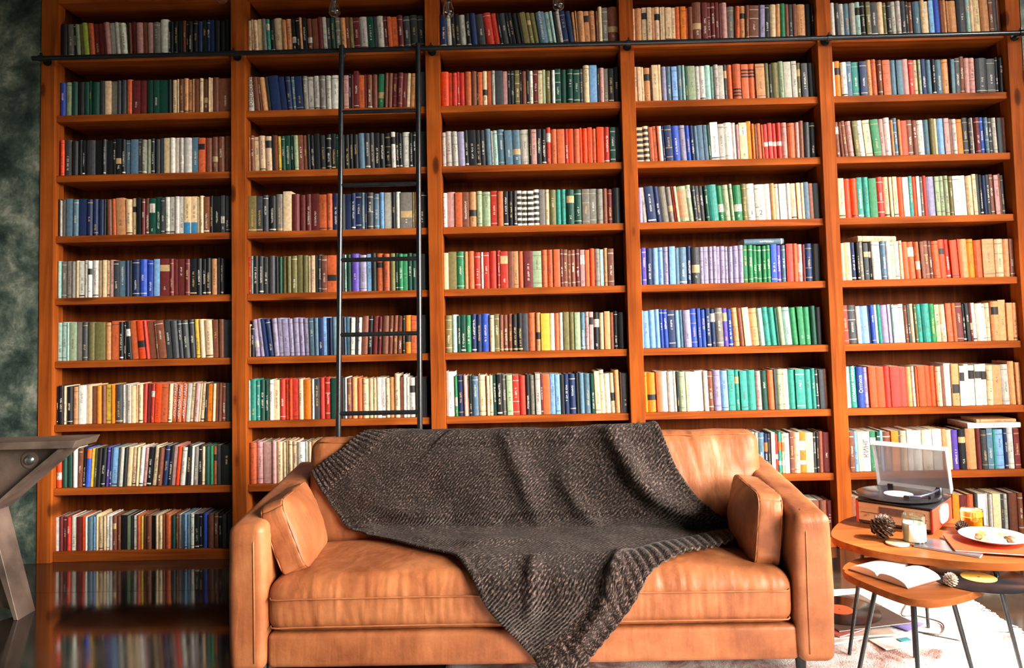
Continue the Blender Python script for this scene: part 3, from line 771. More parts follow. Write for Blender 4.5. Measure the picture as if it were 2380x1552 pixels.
obj('rubber_foot', box(nb(), 0.02, 0.05, D - 0.05, D - 0.02, 0.0005, 0.006), M['black'], rpt)
obj('rubber_foot', box(nb(), W - 0.05, W - 0.02, D - 0.05, D - 0.02, 0.0005, 0.006), M['black'], rpt)
PC = Vector((0.118, 0.128))
obj('platter', lathe(nb(), [(0, H + 0.006), (0.105, H + 0.006), (0.105, H + 0.014), (0, H + 0.014)], 40, (PC.x, PC.y, 0)), M['black'], rpt, 'auto')
bm = nb(); tube(bm, [(0.238, 0.215, H + 0.034), (0.232, 0.13, H + 0.033), (0.212, 0.062, H + 0.031), (0.178, 0.048, H + 0.029)], 0.0042, 10)
ta = obj('tonearm', bm, simple('dark_blue_metal', (0.06, 0.065, 0.11), 0.3, 0.6), rpt, 'auto')
obj('headshell', box(nb(), 0.160, 0.182, 0.041, 0.055, H + 0.0205, H + 0.031, 0.002), M['black'], ta)
obj('pivot', lathe(nb(), [(0, H + 0.006), (0.014, H + 0.006), (0.014, H + 0.03), (0.010, H + 0.042), (0, H + 0.042)], 18, (0.238, 0.215, 0)), M['black'], ta, 'auto')
obj('arm_rest', box(nb(), 0.228, 0.238, 0.105, 0.113, H + 0.006, H + 0.028, 0.001), M['black'], rpt)
# lid: a shallow open tray hinged on the back edge, three quarters open
LW, LH, LDp, wt = W, 0.178, 0.040, 0.0025
bm = nb()
box(bm, 0, LW, 0, LH, LDp - wt, LDp); box(bm, 0, wt, 0, LH, 0, LDp - wt); box(bm, LW - wt, LW, 0, LH, 0, LDp - wt)
box(bm, wt, LW - wt, LH - wt, LH, 0, LDp - wt); box(bm, wt, LW - wt, 0, wt, 0, LDp - wt)
# the tray is drawn closed from the hinge (y=0) forward (-y); turn it up about x
lid = obj('lid', bm, M['smoked'], rpt)
lid.matrix_local = Matrix.Translation((0, D - 0.004, H + 0.012)) @ Matrix.Rotation(math.radians(-74), 4, 'X') @ Matrix.Scale(-1, 4, (0, 1, 0))
for x in (0.04, W - 0.05):
    obj('hinge', box(nb(), x, x + 0.02, D - 0.010, D + 0.002, H + 0.004, H + 0.024, 0.002), M['black'], rpt)
def record(label, c, labcol, matname, parent_rot=0):
    t = thing('vinyl_record', c, label, 'record', 'loose vinyl records')
    m, nt, bs = new_mat(matname); L = nt.links.new
    v = coords(nt); ln = nd(nt, 'ShaderNodeVectorMath', operation='LENGTH'); L(v, ln.inputs[0])
    sn = nd(nt, 'ShaderNodeMath', operation='SINE'); ml = nd(nt, 'ShaderNodeMath', operation='MULTIPLY'); ml.inputs[1].default_value = 2600
    L(ln.outputs['Value'], ml.inputs[0]); L(ml.outputs[0], sn.inputs[0])
    bs.inputs['Base Color'].default_value = (0.008, 0.008, 0.010, 1); bs.inputs['Roughness'].default_value = 0.16
    bump(nt, bs, sn.outputs[0], 0.12, 0.0003)
    obj('disc', lathe(nb(), [(0.004, 0.0), (0.148, 0.0), (0.150, 0.001), (0.148, 0.002), (0.004, 0.002), (0.004, 0.0)], 64), m, t, 'auto')
    obj('paper_label', lathe(nb(), [(0.004, 0.0022), (0.051, 0.0022), (0.051, 0.0028), (0.004, 0.0028)], 40), simple(matname + '_label', labcol, 0.6, var=0.08), t, 'auto')
    obj('spindle_hole', lathe(nb(), [(0.0, 0.0005), (0.004, 0.0005), (0.004, 0.0026), (0.0, 0.0026)], 12), M['black'], t)
    return t
rc = RP0 + ex * PC.x + ey * PC.y
record('black vinyl record with white label on the record player', (rc.x, rc.y, TZ + H + 0.0145), (0.85, 0.84, 0.82), 'vinyl_white')
record('black vinyl record with yellow label overhanging the smaller table', (3.992, -1.478, SZ + 0.0005), (0.78, 0.42, 0.06), 'vinyl_yellow')

# candles
def jar(name, label, c, r, h, glasscol, waxcol, waxh, capcol=None):
    t = thing(name, c, label, 'candle', 'candles on the table')
    pr_ = [(0.0, 0.0005), (r - 0.004, 0.0005), (r, 0.005), (r, h), (r - 0.0025, h), (r - 0.0025, 0.008), (0.0, 0.008)]
    obj('glass_jar', lathe(nb(), pr_, 36), glass_mat(name + '_glass', glasscol, 0.03), t, 'auto')
    obj('wax', lathe(nb(), [(0, 0.009), (r - 0.0035, 0.009), (r - 0.0035, waxh), (r - 0.008, waxh - 0.001), (0, waxh - 0.003)], 32), simple(name + '_wax', waxcol, 0.5, var=0.08), t, 'auto')
    obj('wick', tube(nb(), [(0, 0, waxh - 0.004), (0.001, 0.0005, waxh + 0.008)], 0.0009, 6), M['black'], t)
    return t
cd = jar('candle_jar', 'green glass candle with a blank white label beside the record player', (3.898, -1.268, TZ), 0.0375, 0.098, (0.80, 0.92, 0.86), (0.62, 0.66, 0.60), 0.070)
bm = nb(); n = 18
rows = [[], []]
for q in range(n + 1):
    a = math.radians(-142 + 104 * q / n)
    for kz, z in enumerate((0.012, 0.069)): rows[kz].append(bm.verts.new((0.0382 * math.cos(a), 0.0382 * math.sin(a), z)))
for q in range(n): bm.faces.new((rows[0][q], rows[0][q + 1], rows[1][q + 1], rows[1][q]))
ll = obj('paper_label', bm, M['white'], cd, True)
sd_ = ll.modifiers.new('t', 'SOLIDIFY'); sd_.thickness = 0.0006; sd_.offset = 1
am = jar('candle_glass', 'amber glass candle with a melted cream rim behind the plate', (4.178, -1.135, TZ), 0.037, 0.078, (1.0, 0.62, 0.16), (0.80, 0.42, 0.07), 0.052)
obj('wax_crust', lathe(nb(), [(0.0345, 0.055), (0.0345, 0.074), (0.029, 0.074), (0.030, 0.058), (0.0345, 0.055)], 30), simple('cream_wax', (0.85, 0.76, 0.58), 0.5), am, 'auto')

# pine cones
M['cone'] = simple('pine_cone_scales', (0.075, 0.038, 0.022), 0.6, var=0.5, vscale=60)
M['conetip'] = simple('bleached_cone_scales', (0.46, 0.36, 0.28), 0.7, var=0.5, vscale=120)
def cone(label, c, rad, h, tiltv, mat, seed):
    rnd = random.Random(seed)
    bm = nb(); lathe(bm, [(0, 0.0), (rad * 0.35, h * 0.12), (rad * 0.42, h * 0.4), (rad * 0.25, h * 0.8), (0, h * 0.95)], 10)
    N = 64
    for i in range(N):
        t = (i + 0.5) / N; ang = i * 2.39996
        z = h * (0.04 + 0.92 * t); r = rad * (math.sin(PI * (0.20 + 0.74 * t)) ** 0.8)
        up = -0.25 + 1.1 * t; s = rad * 0.40 * (1 - 0.5 * t) * rnd.uniform(0.85, 1.15)
        d = Vector((math.cos(ang), math.sin(ang), up)).normalized(); w_ = Vector((-math.sin(ang), math.cos(ang), 0)); nn = d.cross(w_)
        b0 = Vector((0, 0, z)) + Vector((math.cos(ang), math.sin(ang), 0)) * r * 0.30
        e0 = b0 + d * r * 0.72
        pts = [b0 - w_ * s * 0.25, b0 + w_ * s * 0.25, e0 + w_ * s * 0.62 - d * s * 0.3, e0 + d * s * 0.18 + nn * s * 0.2, e0 - w_ * s * 0.62 - d * s * 0.3]
        tv = [bm.verts.new(p + nn * s * 0.12) for p in pts]; bv = [bm.verts.new(p - nn * s * 0.12) for p in pts]
        bm.faces.new(tv); bm.faces.new(bv[::-1])
        for q in range(5): bm.faces.new((tv[q], bv[q], bv[(q + 1) % 5], tv[(q + 1) % 5]))
    bmesh.ops.recalc_face_normals(bm, faces=bm.faces)
    bmesh.ops.rotate(bm, verts=bm.verts, cent=(0, 0, 0), matrix=Matrix.Rotation(tiltv[0], 3, 'X') @ Matrix.Rotation(tiltv[1], 3, 'Y'))
    zmin = min(v.co.z for v in bm.verts); cx = sum(v.co.x for v in bm.verts) / len(bm.verts); cy = sum(v.co.y for v in bm.verts) / len(bm.verts)
    bmesh.ops.translate(bm, verts=bm.verts, vec=(-cx, -cy, -zmin + 0.0003))
    o = obj('pine_cone', bm, mat); o.location = c
    return tag(o, label, 'pine cone', 'pine cones on the tables')
sl = obj('wood_slice', lathe(nb(), [(0, 0.0003), (0.036, 0.0003), (0.038, 0.002), (0.038, 0.006), (0.036, 0.0075), (0, 0.0075)], 30), M['veneer'], None, 'auto'); sl.location = (3.832, -1.282, TZ)
tag(sl, 'thin round wooden coaster in front of the large pine cone', 'coaster')
cone('large dark pine cone beside the green candle', (3.818, -1.216, TZ), 0.041, 0.076, (0.5, 0.3), M['cone'], 3)
cone('small brown pine cone beside the amber candle', (4.120, -1.172, TZ), 0.022, 0.042, (0.9, -0.5), M['cone'], 5)
cone('small pale pine cone beside the open book', (3.865, -1.548, SZ), 0.021, 0.036, (0.3, 0.2), M['conetip'], 8)

# magazines, plate and food
M['redprint'] = simple('red_printed_cover', (0.50, 0.045, 0.012), 0.5, 0.0, 0.2, var=0.12, vscale=25)
M['greyprint'] = simple('grey_printed_cover', (0.055, 0.054, 0.062), 0.3, var=0.6, vscale=9)
def sheet(name, label, cat, c, half, rz, th, mat, group=None, rx=0.0):
    t = thing(name, c, label, cat, group); t.rotation_euler = (rx, 0, rz)
    obj('page_block', box(nb(), -half[0] + 0.002, half[0] - 0.002, -half[1] + 0.002, half[1] - 0.002, 0.0013, th - 0.0011), M['white'], t)
    for z0, z1 in ((0.0003, 0.0011), (th - 0.0009, th)):
        obj('cover', box(nb(), -half[0], half[0], -half[1], half[1], z0, z1), mat, t)
    return t
sheet('magazine', 'grey glossy magazine lying partly under the red one', 'magazine', (3.985, -1.335, TZ), (0.10, 0.062), math.radians(-42), 0.006, M['greyprint'], 'magazines on the table')
sheet('magazine', 'red magazine lying under the white plate', 'magazine', (4.125, -1.345, TZ + 0.0065), (0.135, 0.095), math.radians(-18), 0.006, M['redprint'], 'magazines on the table')
PLT = Vector((4.150, -1.305, TZ + 0.0131))
pl = obj('plate', lathe(nb(), [(0, 0), (0.055, 0), (0.060, 0.003), (0.095, 0.015), (0.104, 0.018), (0.105, 0.0195), (0.103, 0.0205), (0.094, 0.018), (0.062, 0.007), (0, 0.0055)], 48), simple('white_glaze', (0.84, 0.83, 0.80), 0.15), None, 'auto')
pl.location = PLT; tag(pl, 'white china plate of dried fruit and nuts on the red magazine', 'plate')
foods = [('pale halved nut at the centre of the plate', (0.80, 0.74, 0.62)), ('brown dried fruit at the left of the plate', (0.30, 0.12, 0.04)), ('golden dried apricot at the back of the plate', (0.80, 0.50, 0.14)),
         ('yellow dried fruit at the right of the plate', (0.70, 0.50, 0.14)), ('cream nut piece at the front of the plate', (0.78, 0.66, 0.48)), ('dark brown nut at the right front of the plate', (0.14, 0.06, 0.025)), ('beige nut piece at the left front of the plate', (0.62, 0.48, 0.32))]
fpos = [(0.0, 0.0), (-0.048, -0.004), (-0.008, 0.042), (0.046, 0.014), (-0.005, -0.042), (0.036, -0.032), (-0.036, -0.036)]
for k, ((lab, colr), (fx, fy)) in enumerate(zip(foods, fpos)):
    bm = nb(); bmesh.ops.create_icosphere(bm, subdivisions=3, radius=1.0)
    for v in bm.verts:
        n_ = noise.noise(v.co * 1.6 + Vector((k * 3.1, 0, 0)))
        v.co = Vector((v.co.x * 0.024 * (1 + 0.35 * n_), v.co.y * 0.017 * (1 + 0.4 * n_), max(-0.4, v.co.z) * 0.011 * (1 + 0.5 * n_)))
    zm = min(v.co.z for v in bm.verts); bmesh.ops.translate(bm, verts=bm.verts, vec=(0, 0, -zm))
    o = obj('snack_piece', bm, simple('snack_%d' % k, colr, 0.5, var=0.3, vscale=90), None, True)
    o.location = PLT + Vector((fx, fy, 0.0062 if math.hypot(fx, fy) < 0.045 else 0.0075)); o.rotation_euler = (0, 0, k * 0.9)
    tag(o, lab, 'snack', 'snacks on the plate')

# open book on the small table
ob = thing('open_book', (3.745, -1.430, SZ), 'open white-paged book lying on the smaller table', 'book')
ob.rotation_euler = (0, 0, math.radians(-62))
def leafblock(sgn):
    bm = nb(); n = 14; top = []; bot = []
    for q in range(n + 1):
        t = q / n; x = sgn * 0.105 * t
        z = 0.004 + 0.020 * (t ** 0.45) * (1 - t) ** 0.55 * 1.75 + 0.004 * (1 - t)
        top.append(z); bot.append(0.0025)
    for y in (-0.082, 0.082):
        pass
    vt = [[bm.verts.new((sgn * 0.105 * q / n, y, top[q])) for q in range(n + 1)] for y in (-0.082, 0.082)]
    vb = [[bm.verts.new((sgn * 0.105 * q / n, y, bot[q])) for q in range(n + 1)] for y in (-0.082, 0.082)]
    for q in range(n):
        bm.faces.new((vt[0][q], vt[0][q + 1], vt[1][q + 1], vt[1][q])); bm.faces.new((vb[0][q], vb[1][q], vb[1][q + 1], vb[0][q + 1]))
        for e in (0, 1): bm.faces.new((vb[e][q], vb[e][q + 1], vt[e][q + 1], vt[e][q]))
    for q in (0, n): bm.faces.new((vb[0][q], vb[1][q], vt[1][q], vt[0][q]))
    bmesh.ops.recalc_face_normals(bm, faces=bm.faces)
    return bm
obj('left_pages', leafblock(-1), M['white'], ob, 'auto'); obj('right_pages', leafblock(1), M['white'], ob, 'auto')
obj('cover', box(nb(), -0.109, 0.109, -0.085, 0.085, 0.0003, 0.0024, 0.0006), simple('brown_book_cover', (0.16, 0.07, 0.04), 0.5), ob)

# papers and records on the rug beside the sofa
FZ = 0.0145
def flat(name, label, cat, c, half, rz, th, colr, group):
    return sheet(name, label, cat, c, half, rz, th, simple(name + str(len(bpy.data.materials)), colr, 0.35, var=0.35, vscale=16), group)
G = 'papers on the rug'
flat('magazine', 'white magazine at the bottom of the pile on the rug', 'magazine', (3.735, -1.02, FZ), (0.15, 0.11), 0.35, 0.008, (0.70, 0.66, 0.62), G)
flat('magazine', 'beige magazine second from the bottom of the pile on the rug', 'magazine', (3.74, -1.03, FZ + 0.0085), (0.14, 0.105), 0.1, 0.008, (0.55, 0.45, 0.36), G)
flat('magazine', 'red-edged magazine in the middle of the pile on the rug', 'magazine', (3.745, -1.0, FZ + 0.017), (0.14, 0.10), 0.5, 0.007, (0.50, 0.10, 0.06), G)
sv = flat('record_sleeve', 'dark brown record sleeve on top of the pile on the rug', 'record sleeve', (3.80, -0.935, FZ + 0.0245), (0.155, 0.155), 0.22, 0.005, (0.075, 0.055, 0.045), G)
record('black vinyl record with orange label on the pile beside the sofa', (3.765, -0.925, FZ + 0.0300), (0.85, 0.17, 0.05), 'vinyl_orange')
flat('record_sleeve', 'white record sleeve lying behind the pile, near the bookcase', 'record sleeve', (3.91, -0.715, FZ), (0.155, 0.09), 0.05, 0.004, (0.80, 0.78, 0.76), G)
flat('leaflet', 'purple printed leaflet lying on the rug beside the pile', 'leaflet', (3.985, -1.0, FZ), (0.055, 0.04), 0.6, 0.003, (0.25, 0.20, 0.55), G)
flat('leaflet', 'white leaflet with a teal print lying nearest the table legs', 'leaflet', (3.90, -1.15, FZ), (0.11, 0.045), 0.25, 0.003, (0.72, 0.74, 0.72), G)
flat('leaflet', 'small teal printed card lying on the white leaflet', 'leaflet', (3.905, -1.145, FZ + 0.0035), (0.022, 0.012), 0.25, 0.0028, (0.03, 0.32, 0.36), G)
cb = obj('power_cable', tube(nb(), catmull([(4.16, -0.70, 0.018), (4.09, -0.80, 0.018), (4.01, -0.92, 0.018), (4.06, -0.93, 0.019), (4.12, -1.0, 0.018), (4.06, -1.10, 0.019), (3.99, -1.08, 0.018), (4.10, -1.16, 0.018)], 8), 0.0028, 8), M['cable'], None, True)
tag(cb, 'thin black cable looping across the white rug', 'cable')
DATA = """
1,1|81 182 33k 41g ~4.6 13k 24V 18v 30L 29O 28m 27m 9m 27i 30G 21G 9G 27w, ~2.2 12k 12n 27m ~0.9 36i 21n 33i 36g ~-0.0 46w^16 11k' 15k 23k' 25k 18n 17k 22k' 27k 24b 24k 21b 21b 30k 30k 27k
1,2|72 188 33B 34V 32e 18k 18K 33e 6e 41e 34K 33c 36g 18K 30K 32O 44m 29m 41e 30e 48e 19k 30c, 9c 27n, 24t, 23t 16t 21n 21c 30n# 12c 10c 34n 70n
1,3|84 191 23R 40K' 33k 24k 15k' 52K 47k 15K' 33k 21k 30k# 21k' 30s 39s 18K 27g' 23V 19k 30K 21K 32c 28w 27w 21G+ 42G 36s' 36O# 36n 33n# 36n 39n
1,4|69 197 12k 9G 24g 33s 33s 42b 33b 30b 33b 9k ~1.7 30n 27O 45t ~-0.0 36c, 29c# 22k 21m 24n, 31e+ 30e' 20K 27G, 27G, 24G 27w, 34c_ 35c_ 15c 21c 30n' 18k' 45k 21K+ 27K 21n
1,5|68 195 15A 36g 24g 18g 18c 33w, 15G 25w# 32G, 27c 18c 21c, 21i, 27K 36s' 18b 12K 42b 39B 39B 33l 53m# 21m= 21m 36m 30m= 36k' 27k' 24k' 24k' 36t, 12k 15k'
1,6|65 202 27A 24A 15A 36V 30g 31K 40v 50v 37t 43O 21k' 12k ~5.8 35k+ 33O 47R# 15r 38n 12n 38n ~4.1 30K 38K 24K 32K ~2.5 30K 27y 27c 41c, ~-0.0 27n 29n 53K
1,7|62 200 9k 29k' 15c 32k 32t= 35w 38c 21n 29o 21n 32y 15o 41K' 16w 13w 21G 21c 13c 24c, ~-2.5 22r 18m 24r+ 32R' 38O 19c, ~-4.2 28O@1 25O@2 25O@3 18G 21c 26i, 9c 24c, ~-1.7 11k 28o 16c 19n 15n ~-0.0 23n 44K
1,8|59 202 29R+^-34 29e 31e 25w ~-3.3 21n 15k' 29B* 15y 18v 23k 23k 21p 12b 32l' 12K 18G 18k 23c 26c, 15c ~-5.0 22w, 22i 23k' 32c, 23n 29b 23k' 20i 23R 29G ~-1.7 29k' 16w 22g' 20k ~-0.0 18c 26e 18E 20O# 20K 70k
1,9|56 175 18w 20m 18m 20r 35w, 29m 19R 10w 29s 15l 12c^11 29c, 12c 18w 18w 20n# 20n 35k 23V 9k 20w= 19O 13y 18n 26n 23k 15c 20c 12n 34O 22e 15n 20w 12s 17l' 12s' 25w 24k' 15k 29B 34n 22n 20k 26K 44k
2,1|1083 179 ~3.0 25c 14c, 21c, 25c 22g 20T+ 22k 43c^7 23t 29t, 27k+ 19k 13t 24k' 29n+ 32n 27m 20G 23K' 21e' 31g= 28t 20n 23v 32m= 45G, 32e' 17K 37G, 22m= 22O 32O 29m= 39K= 39K= 39K=
2,2|1091 188 ~6.5 37w@4 34n 10n 28t 25K 49b 32b ~3.6 29b= 22s= 37b ~1.2 27g 29G 32G, 32g= 29G= ~-0.0 43w 25k 27i= 12k 15m 27m^18 32O' 10m 29n' 27n ~-2.6 39E# 17n 22n 27m= 29m= 19m 22c 27t 7t ~-0.0 17k 44K
2,3|1087 191 ~1.7 16t 20n 27c 34c, 36c# 12k 18n 20y 20e 27e' 19e' 24V 27n 22n 17k 22k' 29k 32K' ~-0.0 29k= 24k' 22e 24k ~1.1 27k' 19k' 29k 34s 29K' 22K' 29k' 27k' 34k= 24w# 19k' 17k' ~-0.0 39w= 17k' 19k 58k
2,4|1091 195 44v' 34K' 31K 39k' 39g'^7 46c^18 41m 34m 31m' 41m' 39O, 31O, 36b' 34k 31b 24b' 31b= 17s' 12b 34K= 34s= 27l 39G 19k 27w 63g# 12v 14n 53k
2,5|1092 197 12r= 12A 27k' 27K' 29K 34K 19k 19e 27v 22v 34v 26v 29v 19c 19c 14k 22K= 29n= 48O# 22O 22k 11A 25e 41p 43P 24l 26k 36O# 36O= 29v 17e 24E 25E 23e 24e 55k
2,6|1088 200 12c^-23 19k^-34 ~7.5 31P+ 26P 17b 29b ~2.7 29P= 24P= 29P= 24P= 31P= 26P= 29P= ~0.7 24s 22s 24b 19l 17b 14b 24s 17s 24k 7s 24s ~-2.7 22w= 12k 19w= 34n 24k 31m 19m 36n 24n 22n 31n ~-0.0 12k 33o# 31O= 57k
2,7|1089 211 7A 31T 22T= 24e' 22e' 24w 31c, 31r 19R 19R 31r 26c, 45o 12w, 29K' 26r 36r= 38e 10k 24k 10w 26n= 31t 26O 33c= 24c 21c 24w 21w, 21c= 26t 29c,^18 17n 19w^14 14G= 31G# 62k
2,8|1092 216 36O= 38i= 45i 24i 33c, 17c 14c 21c 24c 45w, 14w 19c 24t 19w 24r 24c 19b 24n 24t 29k 24e 28c 24i 28m 28c 28b 28w 33n 28c 28e 28K 33n 38k 38k
2,9|1088 182 38t 38k 33c 38n 38w 38b 38e 38m 38c 38k 43t 43g 43O 43w 43n 43c 47k 47b 47c 47n 47t 66k
3,1|2135 179 ~3.2 41b' 25G 23k' 23k' 35G, ~4.8 25k' 33b 48K ~8.7 43r 34r= 14k' 35K 13k' 20k' 30k 15k 30v 25v# 28v ~7.1 46s@5 28A 15A 18k 20G 28b= 30b ~2.4 15t 9t 34t, 28t# 33t= ~-0.0 13n 20c^18 30g=^18 53n#^18
3,2|2140 186 43R' 18R 28r 13r 28r 35O 30n 5k 24O 26c# 24O 19G 42K 26i 13k 25K 28v= 8k 26n 14k' 23w= 23m= 25c 18V 28v, 5k 17w 31e= 33e 35e= 33e= 20K= 33c^18 40l^18 13k 24i 24g 28k' 35k
3,3|2139 191 ~1.8 24G= 34G= 30G= 37P 19k' 43k'^9 23k' 28K' 30s^9 10G 25A 38s= 39s 44s# 47G= ~-0.0 9k 28i 25k' 26k' 25r+^9 34O, 40O 20r' 26R 34O 13R 30R 25R' 23O 38R 32r' 29e= 33k
3,4|2136 188 23w= 43i 38O 35n' 40t# 30V 47V 34r= 34O 24k' 30k' 18K' 25w% 31w% 31w% 31w% 31g 22c 37v 27T 27T= 42e# 42e= 40g= 37g= 34g= 23n 27m= 45k
3,5|2135 197 25c 42v 41E= 21t 32O 35r= 15w= 30r 41r 18r= 41r# 28n 27t= 29O 46m' 47V= 31O= 33O= 35O 17m= 22n= 17n= 25n= 25m= 27i+ 22O 27R 30g= 20A 20t 32n=
3,6|2137 197 37v= 27A 20e' 25e' 30E' 27b' 27b' 42B' 27c 25v= 22n' 25n' 22n' 27k' 27k' 30K 40O= 27t# 47y 25w 25O 22w 30v 30v 30V 25s' 22i= 22i# 30k+ 27c 30t 20n 20k 42k
3,7|2133 209 ~0.8 47w,^23 15E+ 32b= 20i 10c 12k 37s 40c= 17c, 17c 22e' 27k' 25g= 32V= 32r= 35r 22k 30g= 27G= 12m 39O 27l 25l 20k 27b' 35b= 17k 27s 37s' ~1.9 20e' 27c^14 25c^14 30w 22c# 27t^14 ~-0.0 7n 49K
3,8|2128 204 39t 34k 34c 39n 39w 34b 39e 39m 39c 39k 39t 39g 39O 39w 39n 39c 39k 39b 39c 44n 44t 44e 49k
3,9|2122 182 39t 34k 34c 39n 39w 34b 39e 39m 39c 39k 39t 39g 39O 39w 39n 39c 39k 39b 39c 44n 44t 44e 49k
4,1|3180 186 14c 36t 28c# 25c 15t 30c# 8c 20c 33c, 20c, 28O 30o= 13O 23n 50n#^23 30m'^18 18m=^18 25m=^18 18m^18 15m^18 30i^18 ~-1.5 40g= 25O= 30t# 20n' 50n= 10k 25P 25k 33c 23t ~-0.0 28E 23n 20K 18n 48t, 30k 30k
4,2|3178 188 ~1.2 20c 20c 15c 35t# 8n 33c^11 18c^11 25P 30s 30l= 25s 15A 15e 40V 23G, 30w, 33A 15A 23G= 30G 18K# 30O^7 45O* 38O* 38O* 48t 23v 13k 38v^9 30V'^9 40G^9 28G^9 23v# 33K' 33k 20K
4,3|3183 191 ~3.0 39c% 32c% 5n 18O 20O 15O 13w 15b 37b= 40B' 35P 22B' 22b' 20s 30s 22s 12e ~1.5 42w,^11 32G 42w=^11 22G^11 15i 42c+^11 25o^14 15o 12n 25O 12O 22r* 22r* 25r* 25r* ~-0.0 30i= 40O 20i 27n^9 30K 30k
4,4|3180 193 ~5.6 25P 27G 42b' 5b 27b 40g 30g# 10r 15c 50V| 30V+ ~3.7 15K= 17K' 27K 20e= 50T 30E+ 35V= 17V= ~1.5 42E+ 30v= 42w=@6 50w=@7 32w 22t 22w 37w 22w 35c, 20c 17c 25s 22n 37k
4,5|3178 197 12l 22p= 35b' 30l 27l 30P= 32l 22s 40s' 25b' 42K# 22P= 25P= 22P= 20P= 17P= 27P= 20P= 22P= 30P= 27P= 23E= 26E= 22E= 27E= 22E= 24E= 31B 25p' 25s= 35r 25O 27i+ 15m 37b= 44k
4,6|3180 200 ~1.7 7w 35l 32l 25l 17B 27B 37b= 22l 20s 39P 37B= 17B 27B 22b' 27b+ 39g= 27p# 25B' ~4.3 32t= 27n 34c 44t= 27A 32T= 32T 17e 27V 39A 34E ~1.4 30E@6 34E@7 27e ~-0.0 30k
4,7|3184 207 ~1.4 16o 48o# 25O 37w 30w 15G 10k 39V= 25c, 27w 42w 22w 27n= 39P= 39l 34T= 29T# 37T 44T 29i= 34e 34O 12K 32V= 32w= 37T 47T= 34T 22T 17K= 29K 17n 15n
4,8|3174 209 29c 29w 29t 29b 29e 34n 34c 34w 29K 34G 29t 34m 34c 34w 34b 34G 34c 29w 17G= 32s= 20b* 15K= 20w 15r* 17T* 17V* 27w 20n= 34c= 29o* 41c 15K= 10k= 22n 41m
4,9|3169 186 34k 34c 39n 39w 34b 39e 39m 39c 39k 39t 39g 39O 39w 39n 39c 39k 39b 39c 44n 44w 39n 39m 39n 39n 29m
5,1|4243 186 ~1.4 24w 24K 27G, 30s' 30G 27A# 30k= 24v= 35K' 33c 21v 21K= 27G= 24G= 30K 15K= 21n= 38s 24c 21c 24l 35B 22n 17t 12t 41t 50K 21A+ 18c 35c, 44t 24n= 18K 27n 27n
5,2|4241 191 ~1.4 12w 35o# 32w, 27s 38T= 38b= 27t' 32O^11 26n= 41O= 32s 32s 35i 24r 26c= 12V= 35b' 26s 21k' 35s' ~-0.0 38t 6k 19s 27K 28n^14 26i 32i= 59K 44K= 18k 35k
5,3|4242 193 ~4.9 29n+ 15n 26n= 32i= 26v= 32w= 38c 41E= ~1.7 29i^11 32w=^11 12t 23s=^11 15t 35R 26n= 29n 35w= 29s 23v 15c 35l 26i= 18n 26G= 29o 29k= 18K= 15G= 29m= 23B= 20s= 23K= 23G= ~-0.0 29k 23n
5,4|4242 213 ~1.6 33c, 37R' 35R' 29T' 32T' 41E 38r= 32c, 15c 23c, 32R' 32w 18T' 23R 18w 15g= 20r 44P 23V= 26V= 23V 20v= 38w 35w 29c 20c= 17k 17k' 20b 20k' 20n 23i= 15n 15k=
5,5|4242 200 ~1.7 20c 38c, 26b' 15k' 26g= 26K# 12k+ 17G 35w 26s 23w 20c 26w 15c ~3.0 32O' 38O+ 26O+ 20n 23n= 20n= 38O 29R# 29r' 38R' 9R ~1.3 41t 38o 41O ~-0.0 61t= 43c= 32t 23n
5,6|4236 200 ~2.5 29r= 46K= 23w 41l 12b 20B 14w 20T 38P 17P 14A 29w 26w 14n= 17K 20c 12v 29T' 40T 29E' 26V 32c+ 29O= 20O 35m 17k' 20k 14m# 20w, 35w 14w ~-0.0 26c= 40t#^11 38t^11 29t 35t,
5,7|4239 211 ~1.6 9w 17G 35T@5 35B@8 26P= 37R 40R= 35r 49r 35r 29t 17G= 12O 37R 26R 32R= 29c= 17n ~-0.0 35w^9 37t#^9 26w# 26w 32w# 32w# 32w# 29c= ~1.6 46t 40G= 34t^11 40t^11
5,8|4244 207 ~1.0 23n= 23l 20c 46w@9 32E+ 17e= 14l 43n= 37o 14K= 34c= 26w 49w 20c 37w= 46w 23t 32c 34p' 37k# 52t 23m 31K= 31s= 14T 46l= 17b= 31w= 29m=
5,9|4238 200 20n 34c 40t 34w 40e 40k 40c 40n 40t 40w 40K 40b 40c 34t 34o 46m 34O 17K 40w, 17G 17G 40c 17K= 20G= 9k 46n 28n=
"""
# ------------------------------------------------------------------ books
PAL = {'k': ('black', (30, 31, 34)), 'K': ('charcoal', (66, 68, 72)), 'g': ('grey', (128, 124, 114)), 'G': ('light grey', (196, 192, 182)), 'w': ('white', (240, 234, 222)),
       'c': ('cream', (232, 202, 160)), 't': ('tan', (214, 150, 100)), 'n': ('brown', (128, 74, 54)), 'm': ('maroon', (112, 42, 42)), 'r': ('red', (200, 56, 42)),
       'R': ('orange-red', (240, 72, 24)), 'o': ('orange', (242, 130, 28)), 'O': ('terracotta', (210, 100, 56)), 'y': ('yellow', (226, 186, 66)), 'v': ('olive', (120, 112, 68)),
       'V': ('sage green', (158, 174, 138)), 'e': ('dark green', (26, 74, 60)), 'E': ('green', (48, 132, 84)), 'T': ('teal', (52, 148, 134)), 'A': ('pale aqua', (168, 208, 196)),
       'b': ('navy', (34, 50, 92)), 'B': ('blue', (48, 80, 180)), 'l': ('light blue', (128, 174, 224)), 's': ('slate blue', (92, 122, 142)), 'p': ('purple', (98, 74, 176)),
       'P': ('lavender', (158, 148, 180)), 'i': ('dusty pink', (212, 156, 150)), 'L': ('lime green', (160, 176, 70))}
